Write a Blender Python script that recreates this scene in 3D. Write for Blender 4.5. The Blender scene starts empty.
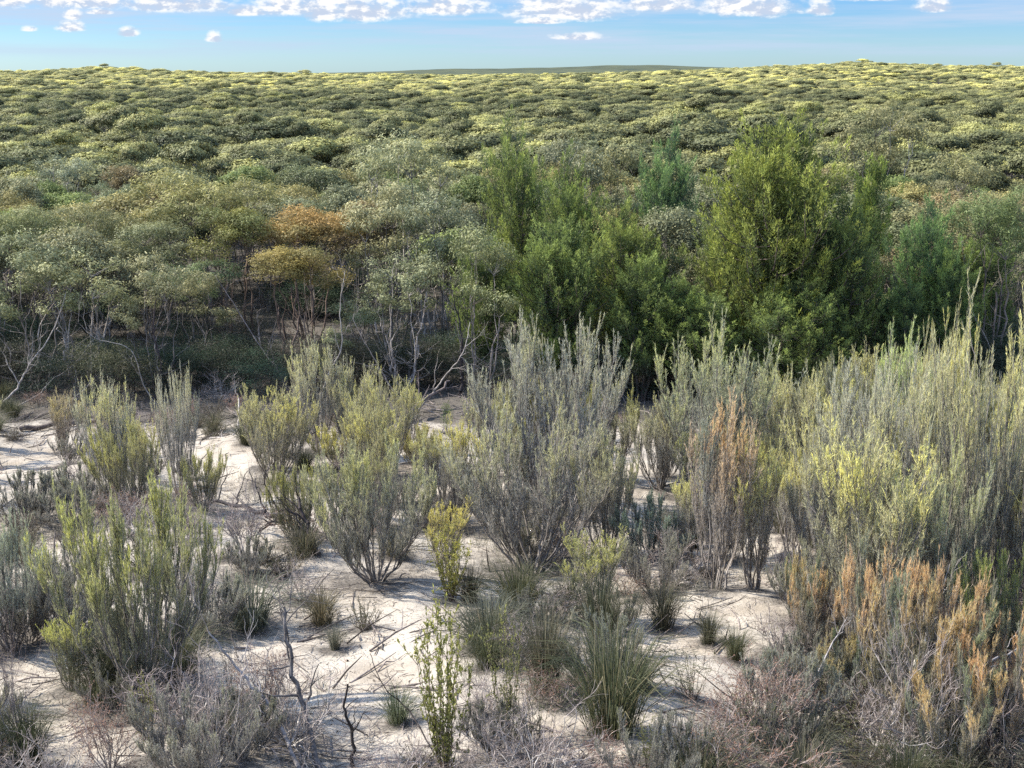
import bpy, math
import numpy as np

# ------------------------------------------------------------------ scene
scene = bpy.context.scene
W_PX, H_PX, F_PX = 1024, 768, 1300.0
CAM_Z = 10.5
PITCH = math.radians(13.5)
R = math.radians
col = scene.collection

def sstep(a, b, x):
    t = np.clip((x - a) / (b - a), 0, 1)
    return t * t * (3 - 2 * t)

RIDGE_X = np.array([-700, -512, -400, -330, -250, -120, 0, 110, 190, 340, 420, 512, 700]) / F_PX
RIDGE_H = np.array([3.0, 3.6, 7.6, 5.2, 3.8, 2.4, 2.4, 3.8, 5.6, 11.2, 8.6, 7.6, 7.6])

def ground_h(x, y):
    x = np.asarray(x, float); y = np.asarray(y, float)
    t = np.clip(1 - y / 40.0, 0, 1.0)
    h = 5.5 * t ** 1.3
    near = 1 - sstep(34, 48, y)
    h = h + near * (0.16 * np.sin(x * 0.55 + 1.3) * np.sin(y * 0.48 + 0.5)
                    + 0.07 * np.sin(x * 1.35 + y * 0.5) + 0.045 * np.sin(y * 2.1 - x * 0.9 + 2))
    far = sstep(60, 200, y)
    h = h + far * (0.9 * np.sin(x * 0.021 + 1) * np.sin(y * 0.017) + 0.5 * np.sin(x * 0.05 + y * 0.03))
    a = x / np.maximum(y, 60.0)
    rid = np.interp(a, RIDGE_X, RIDGE_H)
    h = h + rid * sstep(330, 900, y) + 3.0 * sstep(1500, 3600, y) * (0.9 + 0.5 * np.sin(a * 9 + 1.2))
    h = h + 17 * np.exp(-((a * F_PX - 120) / 120) ** 2) * sstep(1700, 2800, y) + 9 * np.exp(-((a * F_PX + 60) / 90) ** 2) * sstep(1700, 2800, y)
    h = h - 26 * sstep(4200, 9000, y)
    return h

def ray_tan(py):
    """tangent of the angle below the horizon for an image row"""
    return math.tan(math.atan((py - 384) / F_PX) + PITCH)

def cam_depth(y, z):
    return y * math.cos(PITCH) + (CAM_Z - z) * math.sin(PITCH)

def x_at(px, y, z):
    return (px - 512) / F_PX * cam_depth(y, z)

def z_at(py, y):
    return CAM_Z - y * ray_tan(py)

def ground_at(px, py):
    lo, hi = 8.0, 900.0
    y = 20.0
    tn = ray_tan(py)
    for _ in range(60):
        mid = 0.5 * (lo + hi)
        zr = CAM_Z - mid * tn
        x = x_at(px, mid, zr)
        if zr > float(ground_h(x, mid)): lo = mid
        else: hi = mid
    y = 0.5 * (lo + hi)
    x = x_at(px, y, CAM_Z - y * tn)
    return x, y, float(ground_h(x, y))

def project(x, y, z):
    d = cam_depth(y, z)
    up = (z - CAM_Z) * math.cos(PITCH) + y * math.sin(PITCH)
    return 512 + F_PX * x / d, 384 - F_PX * up / d

# ------------------------------------------------------------------ materials
def new_mat(name):
    m = bpy.data.materials.new(name); m.use_nodes = True
    nt = m.node_tree; nt.nodes.clear()
    return m, nt, nt.nodes, nt.links

def foliage_mat(name, rough=0.5, spec=0.35, transl=0.25, var=0.35, far=False):
    m, nt, N, L = new_mat(name)
    out = N.new('ShaderNodeOutputMaterial')
    att = N.new('ShaderNodeAttribute'); att.attribute_name = 'Col'
    oi = N.new('ShaderNodeObjectInfo')
    mul = N.new('ShaderNodeMix'); mul.data_type = 'RGBA'; mul.blend_type = 'MULTIPLY'; mul.inputs[0].default_value = 1
    L.new(att.outputs['Color'], mul.inputs[6])
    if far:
        # sunlit far band painted into foliage colour: paler yellow with distance
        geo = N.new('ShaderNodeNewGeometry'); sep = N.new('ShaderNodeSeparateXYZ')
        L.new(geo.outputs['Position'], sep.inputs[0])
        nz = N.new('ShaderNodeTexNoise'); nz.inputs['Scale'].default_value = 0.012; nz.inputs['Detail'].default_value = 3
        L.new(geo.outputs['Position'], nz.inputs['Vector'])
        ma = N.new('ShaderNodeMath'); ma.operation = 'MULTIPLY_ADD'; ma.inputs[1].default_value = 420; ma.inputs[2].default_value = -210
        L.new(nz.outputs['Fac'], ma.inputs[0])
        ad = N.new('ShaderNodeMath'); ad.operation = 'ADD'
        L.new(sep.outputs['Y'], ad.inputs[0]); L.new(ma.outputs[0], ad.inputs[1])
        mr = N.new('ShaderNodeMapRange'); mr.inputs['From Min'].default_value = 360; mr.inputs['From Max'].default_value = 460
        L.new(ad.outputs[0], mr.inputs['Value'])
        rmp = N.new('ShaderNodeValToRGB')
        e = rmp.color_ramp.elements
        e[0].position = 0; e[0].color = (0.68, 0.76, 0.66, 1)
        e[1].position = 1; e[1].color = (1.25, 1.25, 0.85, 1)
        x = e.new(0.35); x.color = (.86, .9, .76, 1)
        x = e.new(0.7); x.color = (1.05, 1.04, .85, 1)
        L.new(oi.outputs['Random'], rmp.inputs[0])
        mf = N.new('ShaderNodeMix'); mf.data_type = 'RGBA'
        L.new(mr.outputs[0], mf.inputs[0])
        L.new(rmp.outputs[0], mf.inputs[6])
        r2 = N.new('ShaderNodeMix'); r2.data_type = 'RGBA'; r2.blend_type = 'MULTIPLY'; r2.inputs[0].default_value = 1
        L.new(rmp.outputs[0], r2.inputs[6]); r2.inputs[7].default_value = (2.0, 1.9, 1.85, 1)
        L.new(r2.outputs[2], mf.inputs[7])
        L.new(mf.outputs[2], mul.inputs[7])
    else:
        L.new(oi.outputs['Color'], mul.inputs[7])
    hsv = N.new('ShaderNodeHueSaturation')
    v = N.new('ShaderNodeMapRange'); v.inputs['To Min'].default_value = 1 - var / 2; v.inputs['To Max'].default_value = 1 + var / 2
    L.new(oi.outputs['Random'], v.inputs['Value']); L.new(v.outputs[0], hsv.inputs['Value'])
    L.new(mul.outputs[2], hsv.inputs['Color'])
    p = N.new('ShaderNodeBsdfPrincipled'); p.inputs['Roughness'].default_value = rough
    p.inputs['Specular IOR Level'].default_value = spec
    L.new(hsv.outputs[0], p.inputs['Base Color'])
    t = N.new('ShaderNodeBsdfTranslucent'); L.new(hsv.outputs[0], t.inputs['Color'])
    mx = N.new('ShaderNodeMixShader'); mx.inputs[0].default_value = transl
    L.new(p.outputs[0], mx.inputs[1]); L.new(t.outputs[0], mx.inputs[2])
    L.new(mx.outputs[0], out.inputs['Surface'])
    return m

def wood_mat(name, rough=0.85, scale=9.0):
    m, nt, N, L = new_mat(name)
    out = N.new('ShaderNodeOutputMaterial')
    att = N.new('ShaderNodeAttribute'); att.attribute_name = 'Col'
    oi = N.new('ShaderNodeObjectInfo')
    mul = N.new('ShaderNodeMix'); mul.data_type = 'RGBA'; mul.blend_type = 'MULTIPLY'; mul.inputs[0].default_value = 1
    L.new(att.outputs['Color'], mul.inputs[6])
    tc = N.new('ShaderNodeTexCoord'); mp = N.new('ShaderNodeMapping'); mp.inputs['Scale'].default_value = (1, 1, 0.25)
    L.new(tc.outputs['Object'], mp.inputs[0])
    nz = N.new('ShaderNodeTexNoise'); nz.inputs['Scale'].default_value = scale; nz.inputs['Detail'].default_value = 4
    L.new(mp.outputs[0], nz.inputs['Vector'])
    r = N.new('ShaderNodeValToRGB'); r.color_ramp.elements[0].position = .35; r.color_ramp.elements[0].color = (.55, .52, .5, 1)
    r.color_ramp.elements[1].position = .65; r.color_ramp.elements[1].color = (1.25, 1.22, 1.2, 1)
    L.new(nz.outputs['Fac'], r.inputs[0]); L.new(r.outputs[0], mul.inputs[7])
    p = N.new('ShaderNodeBsdfPrincipled'); p.inputs['Roughness'].default_value = rough; p.inputs['Specular IOR Level'].default_value = .2
    L.new(mul.outputs[2], p.inputs['Base Color']); L.new(p.outputs[0], out.inputs['Surface'])
    return m

M_LEAF = foliage_mat('eucalypt_leaves', 0.55, 0.25, 0.3)
M_CYP = foliage_mat('cypress_foliage', 0.65, 0.2, 0.35, 0.2)
M_BROOM = foliage_mat('broom_foliage', 0.6, 0.25, 0.4, 0.2)
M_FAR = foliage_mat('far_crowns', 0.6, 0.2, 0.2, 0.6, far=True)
M_WOOD = wood_mat('bark')
M_DEAD = wood_mat('weathered_wood', 0.8, 20)

# ------------------------------------------------------------------ geometry
def nrm(v):
    return v / np.maximum(np.linalg.norm(v, axis=-1, keepdims=True), 1e-9)

class Geo:
    def __init__(s): s.v = []; s.c = []; s.t = []; s.q = []; s.n = 0
    def _add(s, verts, cols, tris=None, quads=None):
        if tris is not None: s.t.append(tris + s.n)
        if quads is not None: s.q.append(quads + s.n)
        s.v.append(verts); s.c.append(cols); s.n += len(verts)
    def needles(s, rng, P, D, L, W, C, tipgain=1.0):
        P = np.asarray(P, float)
        n = len(P)
        if n == 0: return
        S = nrm(np.cross(D, rng.normal(size=(n, 3)))) * (np.asarray(W).reshape(-1, 1) * .5)
        T = P + D * np.asarray(L).reshape(-1, 1)
        V = np.stack([P - S, P + S, T], 1).reshape(-1, 3)
        Cc = np.stack([C, C, C * tipgain], 1).reshape(-1, 3)
        s._add(V, Cc, tris=np.arange(n * 3).reshape(-1, 3))
    def kites(s, rng, P, D, L, W, C, mid=.42, Nn=None):
        P = np.asarray(P, float); n = len(P)
        if n == 0: return
        L = np.broadcast_to(np.asarray(L, float).reshape(-1, 1), (n, 1)); W = np.broadcast_to(np.asarray(W, float).reshape(-1, 1), (n, 1))
        if Nn is not None: D = nrm(D - (D * Nn).sum(1, keepdims=True) * Nn * .8)
        S = nrm(np.cross(D, rng.normal(size=(n, 3)) if Nn is None else Nn + rng.normal(size=(n, 3)) * .35)) * W * .5
        Mi = P + D * L * mid
        V = np.stack([P, Mi + S, P + D * L, Mi - S], 1).reshape(-1, 3)
        s._add(V, np.repeat(C, 4, axis=0), quads=np.arange(n * 4).reshape(-1, 4))
    def tubes(s, P0, P1, R0, R1, C, sides=3):
        P0 = np.asarray(P0, float); P1 = np.asarray(P1, float); n = len(P0)
        if n == 0: return
        R0 = np.asarray(R0, float); R1 = np.asarray(R1, float); C = np.asarray(C, float)
        D = nrm(P1 - P0)
        ref = np.where(np.abs(D[:, 2:3]) > .9, np.array([[1., 0, 0]]), np.array([[0, 0, 1.]]))
        U = nrm(np.cross(D, ref)); V_ = np.cross(D, U)
        a = np.arange(sides) * 2 * np.pi / sides
        ring = U[:, None, :] * np.cos(a)[None, :, None] + V_[:, None, :] * np.sin(a)[None, :, None]
        A = P0[:, None, :] + ring * R0[:, None, None]; B = P1[:, None, :] + ring * R1[:, None, None]
        V = np.concatenate([A, B], 1).reshape(-1, 3)
        Cc = np.repeat(C, sides * 2, axis=0)
        i = np.arange(sides); j = (i + 1) % sides
        q = np.stack([i, j, j + sides, i + sides], 1)
        Q = (q[None] + (np.arange(n) * sides * 2)[:, None, None]).reshape(-1, 4)
        s._add(V, Cc, quads=Q)
    def mesh(s, name, mat, smooth=False):
        me = bpy.data.meshes.new(name)
        V = np.concatenate(s.v).astype(np.float32); C = np.concatenate(s.c).astype(np.float32)
        T = np.concatenate(s.t) if s.t else np.zeros((0, 3), int)
        Q = np.concatenate(s.q) if s.q else np.zeros((0, 4), int)
        me.vertices.add(len(V)); me.vertices.foreach_set('co', V.ravel())
        loops = np.concatenate([T.ravel(), Q.ravel()]).astype(np.int32)
        me.loops.add(len(loops)); me.loops.foreach_set('vertex_index', loops)
        nf = len(T) + len(Q)
        starts = np.concatenate([np.arange(len(T)) * 3, len(T) * 3 + np.arange(len(Q)) * 4]).astype(np.int32)
        me.polygons.add(nf); me.polygons.foreach_set('loop_start', starts)
        if smooth: me.polygons.foreach_set('use_smooth', np.ones(nf, bool))
        me.update(calc_edges=True)
        ca = me.color_attributes.new('Col', 'FLOAT_COLOR', 'POINT')
        ca.data.foreach_set('color', np.concatenate([np.clip(C, 0, 1), np.ones((len(C), 1), np.float32)], 1).astype(np.float32).ravel())
        me.materials.append(mat)
        return me

class Tubes:
    """gathers branch segments before they become one mesh"""
    def __init__(s): s.a = []; s.b = []; s.r = []; s.q = []; s.c = []
    def path(s, pts, r0, r1, c):
        n = len(pts) - 1
        rr = np.linspace(r0, r1, n + 1)
        for i in range(n):
            s.a.append(pts[i]); s.b.append(pts[i + 1]); s.r.append(rr[i]); s.q.append(rr[i + 1]); s.c.append(c)
    def put(s, geo, big=0.02):
        a, b, r, q, c = map(np.array, (s.a, s.b, s.r, s.q, s.c))
        m = r > big
        geo.tubes(a[m], b[m], r[m], q[m], c[m], 7)
        geo.tubes(a[~m], b[~m], r[~m], q[~m], c[~m], 3)

def bez(p0, p1, p2, n):
    t = np.linspace(0, 1, n + 1)[:, None]
    return (1 - t) ** 2 * p0 + 2 * t * (1 - t) * p1 + t * t * p2

def wob(rng, pts, amp):
    p = pts.copy(); p[1:-1] += rng.normal(size=p[1:-1].shape) * amp
    return p

def A(*v): return np.array(v, float)

def broom(seed, H=3.0, W=2.4, mains=14, secs=15, ters=6, need=30, low=(.17, .165, .14), tip=(.36, .37, .10),
          tip_amt=1.0, flat=.3, plume=1.0, nw=.0075, nl=.065, wood=(.24, .22, .2), patchy=0.0, alt=(.34, .35, .22)):
    rng = np.random.default_rng(seed)
    tb = Tubes(); P = []; D = []; C = []
    low = A(*low); tip = A(*tip); wood = A(*wood)
    for i in range(mains):
        az = rng.uniform(0, 2 * np.pi) if i > 2 else i * 2.1 + rng.uniform(0, 1)
        rr = math.sqrt(rng.uniform(0.02, 1))
        e = A(math.cos(az) * W * .46 * rr, math.sin(az) * W * .46 * rr, H * (1 - flat * rr ** 2) * rng.uniform(.78, .94))
        b = A(math.cos(az) * .12 * rr, math.sin(az) * .12 * rr, -0.05)
        c = A(e[0] * .62, e[1] * .62, e[2] * .38)
        pts = wob(rng, bez(b, c, e, 9), .02)
        wc = wood * rng.uniform(.7, 1.35)
        tb.path(pts, .02 * H / 3, .004, wc)
        low_, tip_ = (A(.36, .35, .31), A(*alt)) if rng.uniform() < patchy else (low, tip)
        mt = rng.uniform(.0, 1.0)   # each main stem flowers more or less yellow
        for k in range(secs):
            t = rng.uniform(.08, 1) ** .65
            f = t * 9; j = min(int(f), 8); p0 = pts[j] + (pts[j + 1] - pts[j]) * (f - j)
            tg = nrm(pts[j + 1] - pts[j])
            out = nrm(A(rng.normal(), rng.normal(), 0) + .5 * A(e[0], e[1], 0))
            ln = rng.uniform(.12, .30) * H * (1.15 - .5 * t)
            p2 = p0 + (tg * .35 + A(0, 0, .85) + out * .24) * ln
            p1 = p0 + (tg * .4 + out * .35) * ln * .45
            sp = bez(p0, p1, p2, 5)
            tb.path(sp, .0065, .0028, wc * 1.1)
            for q in range(ters):
                s = rng.uniform(.15, 1)
                f = s * 5; jj = min(int(f), 4); a0 = sp[jj] + (sp[jj + 1] - sp[jj]) * (f - jj)
                tl = rng.uniform(.06, .13) * H
                dv = nrm(nrm(sp[jj + 1] - sp[jj]) * .6 + A(0, 0, .7) + rng.normal(size=3) * .17)
                tp = np.array([a0, a0 + dv * tl * .5, a0 + (dv * 1.0 + A(0, 0, .12)) * tl])
                tb.path(tp, .0028, .0012, wc * 1.2)
                n = need
                u = rng.uniform(.0, 1, n) ** .8
                base = a0 + dv * tl * u[:, None]
                dd = nrm(dv + rng.normal(size=(n, 3)) * .3)
                hz = np.clip(base[:, 2:3] / H, 0, 1)
                ex = np.clip(sstep(.4, .92, np.clip(.75 * hz + .25 * t, 0, 1)) * (.45 + .55 * u[:, None]) * (.35 + .65 * mt) * tip_amt * 1.25, 0, 1.1)
                cc = (low_ * (1 - ex) + tip_ * ex) * rng.uniform(.62, 1.4, (n, 1))
                P.append(base); D.append(dd); C.append(cc)
    P = np.concatenate(P); D = np.concatenate(D); C = np.concatenate(C)
    gw = Geo(); tb.put(gw); gf = Geo()
    gf.needles(rng, P, D, rng.uniform(.5, 1.3, len(P)) * nl, rng.uniform(.7, 1.3, len(P)) * nw, C, 1.15)
    return gw.mesh('broom_stems', M_WOOD), gf.mesh('broom_foliage', M_BROOM), H, W

def mallee(seed, H=6.0, W=3.2, nl=8, ncl=150, nleaf=55, leaf=.10, lw=.024, c1=(.115, .12, .065), c2=(.22, .21, .11), top=(.42, .385, .17),
           bark=(.36, .32, .28), stems=4, droop=.35, cr=.2, mat=None, lobe=.3, thick=.25, gap=.1, flat=.8, lod=False, zlow=.55, align=0.0, deep=.06, fork=(.38, .52), tvar=(.75, 1.25), qn=1.1, alt=None):
    rng = np.random.default_rng(seed)
    mat = mat or M_LEAF
    c1 = A(*c1); c2 = A(*c2); top = A(*top); bark = A(*bark)
    lobes = []
    for i in range(nl):
        th = i * 2.4 + rng.uniform(-.4, .4); rr = W * .5 * (1 - lobe) * math.sqrt((i + .3) / nl) * rng.uniform(.85, 1.1)
        lr = W * lobe * rng.uniform(.8, 1.15)
        lz = H - lr * flat - (rr / (W * .5)) ** 2 * W * rng.uniform(.15, .4) - rng.uniform(0, deep) * H
        lobes.append((A(rr * math.cos(th), rr * math.sin(th), lz), lr))
    tb = Tubes(); sts = []
    for i in range(stems):
        az = i * 2 * np.pi / stems + rng.uniform(-.6, .6)
        fk = A(math.cos(az) * W * rng.uniform(.1, .27), math.sin(az) * W * rng.uniform(.1, .27), H * rng.uniform(*fork))
        b = A(math.cos(az) * .1, math.sin(az) * .1, -.1)
        pts = wob(rng, bez(b, A(fk[0] * .9, fk[1] * .9, fk[2] * .4), fk, 7), .045)
        r0 = rng.uniform(.032, .06) * H / 6
        bk = bark * rng.uniform(.6, 1.2)
        tb.path(pts, r0, r0 * .6, bk)
        sts.append((fk, r0 * .6, bk))
        if not lod:
            for k in range(5):   # bare dead twigs low in the tree
                j = rng.integers(2, 7); dv = nrm(A(rng.normal(), rng.normal(), .9)) * H * rng.uniform(.08, .22)
                tp = wob(rng, bez(pts[j], pts[j] + dv * A(.7, .7, .3), pts[j] + dv, 4), .03); tb.path(tp, .012, .004, bk * rng.uniform(.8, 1.4))
                for q in range(3):
                    d2 = nrm(dv + rng.normal(size=3) * .5) * H * rng.uniform(.04, .09); tb.path(np.array([tp[2 + q % 2], tp[2 + q % 2] + d2]), .006, .002, bk * 1.2)
    P = []; D = []; C = []; NN = []
    per = max(1, ncl // nl)
    for (lc, lr) in lobes:
        fk, r0, bk = min(sts, key=lambda s: np.linalg.norm(s[0][:2] - lc[:2] * .5) + rng.uniform(0, .25))
        base = lc - A(0, 0, lr * .45)
        mid = (fk + base) / 2 + A(lc[0] * .08, lc[1] * .08, -.1)
        pts = wob(rng, bez(fk, mid, base, 5), .05)
        tb.path(pts, r0 * .8, r0 * .35, bk)
        gaps = nrm(rng.normal(size=(2, 3)))
        top_ = top if alt is None else top * (1 - (m_ := rng.uniform(0, 1) ** 3)) + A(*alt) * m_
        for k in range(per):
            d = nrm(rng.normal(size=3)); d[2] = d[2] if d[2] > -zlow * rng.uniform() else abs(d[2]); d = nrm(d)
            if (gaps @ d).max() > 1 - gap: continue
            cc = lc + d * A(1, 1, flat) * lr * rng.uniform(1 - thick, 1.05)
            if rng.uniform() < (.25 if lod else .55):
                tb.path(wob(rng, bez(base, (base + cc) / 2 + A(0, 0, -.05), cc, 3), .02), r0 * .3, r0 * .1, bk * 1.1)
            n = max(3, int(nleaf * rng.uniform(.6, 1.4)))
            q = rng.normal(size=(n, 3)) * cr * A(1, 1, .7) * W / 3.2
            p = cc + q
            hh = np.clip((p[:, 2:3] - (lc[2] + .15 * lr)) / (lr * flat), 0, 1) * .55 + .45 * np.clip(q[:, 2:3] / cr, 0, 1)  # top light painted into leaf colour, along with paler new growth
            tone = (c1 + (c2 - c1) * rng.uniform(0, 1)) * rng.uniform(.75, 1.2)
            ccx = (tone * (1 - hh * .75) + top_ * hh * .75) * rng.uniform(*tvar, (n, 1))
            dd = rng.normal(size=(n, 3)); dd[:, 2] = dd[:, 2] * .6 - droop
            P.append(p); D.append(nrm(dd)); C.append(ccx); NN.append(nrm(q / (cr * W / 3.2) * qn + d * (1.9 - qn) + A(0, 0, .25)))
    P = np.concatenate(P); D = np.concatenate(D); C = np.concatenate(C); NN = np.concatenate(NN)
    gw = Geo(); tb.put(gw, .03 if not lod else .08); gf = Geo()
    gf.kites(rng, P, D, rng.uniform(.6, 1.3, len(P)) * leaf, rng.uniform(.7, 1.3, len(P)) * lw, C, Nn=NN if align else None)
    return gw.mesh('mallee_trunk', M_WOOD, True), gf.mesh('mallee_crown', mat), H, W

def cypress(seed, H=7.0, W=4.5, leaders=6, brs=42, cl=4, nn=85, c_in=(.065, .09, .045), c_out=(.39, .42, .11), lowest=.22, spread=.95, cs=.2, nl=.12, nw=.028, gap=.04):
    rng = np.random.default_rng(seed)
    c_in = A(*c_in); c_out = A(*c_out); bark = A(.11, .09, .08)
    tb = Tubes(); P = []; D = []; C = []
    for i in range(leaders):
        az = i * 2 * np.pi / max(1, leaders) + rng.uniform(-.5, .5)
        if leaders == 1: tipx, h = 0, H
        else:
            tipx = W * .5 * spread * rng.uniform(.25, .75); h = H * (1 - .35 * (tipx / (W * .5)) * rng.uniform(.5, 1.4))
        if i == 0: tipx *= .3; h = H
        e = A(math.cos(az) * tipx, math.sin(az) * tipx, h)
        pts = wob(rng, bez(A(math.cos(az) * .08, math.sin(az) * .08, -.1), A(e[0] * .7, e[1] * .7, h * .35), e, 10), .03)
        tb.path(pts, .07 * H / 7, .008, bark * rng.uniform(.7, 1.4))
        lw = (W * .5 if leaders == 1 else W * .42)
        for k in range(brs):
            t = lowest + (1 - lowest) * (k + rng.uniform()) / brs
            f = t * 10; j = min(int(f), 9); p0 = pts[j] + (pts[j + 1] - pts[j]) * (f - j)
            a2 = k * 2.4 + rng.uniform(-.5, .5)
            out = A(math.cos(a2), math.sin(a2), 0)
            ln = lw * min(1, ((1 - t) * 2.6 + .28)) * rng.uniform(.55, 1.15)
            if t < .3: ln *= .65 + t
            if rng.uniform() < gap: continue
            e2 = p0 + out * ln * .8 + A(0, 0, ln * rng.uniform(.5, .9))
            bp = bez(p0, p0 + out * ln * .55, e2, 4)
            tb.path(bp, .014 * ln + .004, .004, bark * 1.2)
            tone = rng.uniform(.0, 1)
            for q in range(cl):
                s = (q + .6) / cl + rng.uniform(-.1, .1); s = min(max(s, .1), 1)
                f = s * 4; jj = min(int(f), 3); cc = bp[jj] + (bp[jj + 1] - bp[jj]) * (f - jj) + rng.normal(size=3) * .09
                n = int(nn * rng.uniform(.7, 1.3))
                ax = nrm(out * .35 + A(0, 0, 1) + rng.normal(size=3) * .2)
                u = rng.uniform(-.4, 1, n)
                rad = cs * (1.0 - .85 * np.clip(u, 0, 1)); u = u * rng.uniform(1, 1.7)
                qq = rng.normal(size=(n, 3)); qq -= (qq @ ax)[:, None] * ax; qq = nrm(qq) * (rad * np.sqrt(rng.uniform(.1, 1, n)))[:, None]
                p = cc + ax * (u * cs * 2.1)[:, None] + qq
                dd = nrm(qq / cs * .8 + ax * .9 + rng.normal(size=(n, 3)) * .35)
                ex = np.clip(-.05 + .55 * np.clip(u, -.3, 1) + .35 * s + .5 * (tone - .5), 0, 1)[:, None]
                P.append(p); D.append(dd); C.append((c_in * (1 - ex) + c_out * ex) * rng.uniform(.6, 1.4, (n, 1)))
    P = np.concatenate(P); D = np.concatenate(D); C = np.concatenate(C)
    gw = Geo(); tb.put(gw, .03); gf = Geo()
    gf.needles(rng, P, D, rng.uniform(.5, 1.3, len(P)) * nl, rng.uniform(.7, 1.3, len(P)) * nw, C, 1.2)
    return gw.mesh('cypress_trunk', M_WOOD, True), gf.mesh('cypress_crown', M_CYP), H, W

def sedge(seed, H=1.2, W=1.2, blades=460, c1=(.075, .09, .05), c2=(.17, .17, .10), straw=(.36, .31, .2), pstraw=.2, bw=.009, spread=1.0):
    rng = np.random.default_rng(seed); g = Geo()
    c1 = A(*c1); c2 = A(*c2); straw = A(*straw)
    n = blades
    az = rng.uniform(0, 2 * np.pi, n); lean = rng.uniform(0, 1, n) ** .9 * spread
    out = np.stack([np.cos(az), np.sin(az), np.zeros(n)], 1)
    base = out * (rng.uniform(0, .2, n) * W)[:, None] + A(0, 0, -.03)
    L = H * rng.uniform(.5, 1.05, n)
    p0 = base
    p1 = base + out * (lean * .16 * W)[:, None] + A(0, 0, 1) * (L * .45)[:, None]
    p2 = base + out * (lean * .42 * W)[:, None] + A(0, 0, 1) * (L * (.8 - .1 * lean))[:, None]
    p3 = base + out * (lean * .78 * W)[:, None] + A(0, 0, 1) * (L * (1 - .38 * lean))[:, None]
    cc = c1 + (c2 - c1) * rng.uniform(0, 1, (n, 1))
    st = rng.uniform(0, 1, n) < pstraw; cc[st] = straw * rng.uniform(.5, 1, (st.sum(), 1))
    side = nrm(np.cross(np.tile(A(0, 0, 1), (n, 1)), out) + rng.normal(size=(n, 3)) * .5)
    ws = [bw * .5, bw * .5, bw * .38, bw * .08]
    V = []
    for p, w in zip((p0, p1, p2, p3), ws): V += [p - side * w, p + side * w]
    V = np.stack(V, 1).reshape(-1, 3)
    q = np.array([[0, 1, 3, 2], [2, 3, 5, 4], [4, 5, 7, 6]])
    Q = (q[None] + (np.arange(n) * 8)[:, None, None]).reshape(-1, 4)
    g._add(V, np.repeat(cc, 8, axis=0), quads=Q)
    return (g.mesh('sedge_blades', M_BROOM), H, W)

def dead_bush(seed, H=1.2, W=1.6, stems=9, c=(.40, .375, .36), depth=4, dens=4, r=.014, tw=(.30, .2, .17), leafy=0, lc=(.38, .22, .15)):
    rng = np.random.default_rng(seed); tb = Tubes(); c = A(*c); P = []; D = []; C = []
    def grow(p, d, ln, rad, lv):
        n = 4; pts = [p]; dd = d
        for _ in range(n):
            dd = nrm(dd + rng.normal(size=3) * .2 + A(0, 0, .04)); pts.append(pts[-1] + dd * ln / n)
        tb.path(np.array(pts), rad, rad * .5, (c if lv < 3 else c * .6 + A(*tw) * .4) * rng.uniform(.7, 1.25))
        if lv >= depth:
            if leafy:
                m = leafy; u = rng.uniform(0, 1, m)
                P.append(pts[1] + (pts[-1] - pts[1]) * u[:, None]); D.append(nrm(dd + rng.normal(size=(m, 3)) * .7)); C.append(A(*lc) * rng.uniform(.6, 1.4, (m, 1)))
            return
        for k in range(dens):
            j = rng.integers(1, n + 1)
            nd = nrm(dd + rng.normal(size=3) * .62 + A(0, 0, .12))
            grow(pts[j], nd, ln * rng.uniform(.45, .75), rad * .55, lv + 1)
    for i in range(stems):
        az = i * 2.4 + rng.uniform(-.4, .4); ln = rng.uniform(.25, .9)
        d = nrm(A(math.cos(az) * ln * W / H * .8, math.sin(az) * ln * W / H * .8, 1))
        grow(A(0, 0, -.03), d, H * rng.uniform(.42, .6), r, 1)
    g = Geo(); tb.put(g, .012)
    ms = [g.mesh('dead_twigs', M_DEAD)]
    if leafy:
        P = np.concatenate(P); gf = Geo()
        gf.kites(rng, P, np.concatenate(D), rng.uniform(.6, 1.3, len(P)) * .035, .009, np.concatenate(C)); ms.append(gf.mesh('dry_leaves', M_BROOM))
    return ms, H, W

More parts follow.
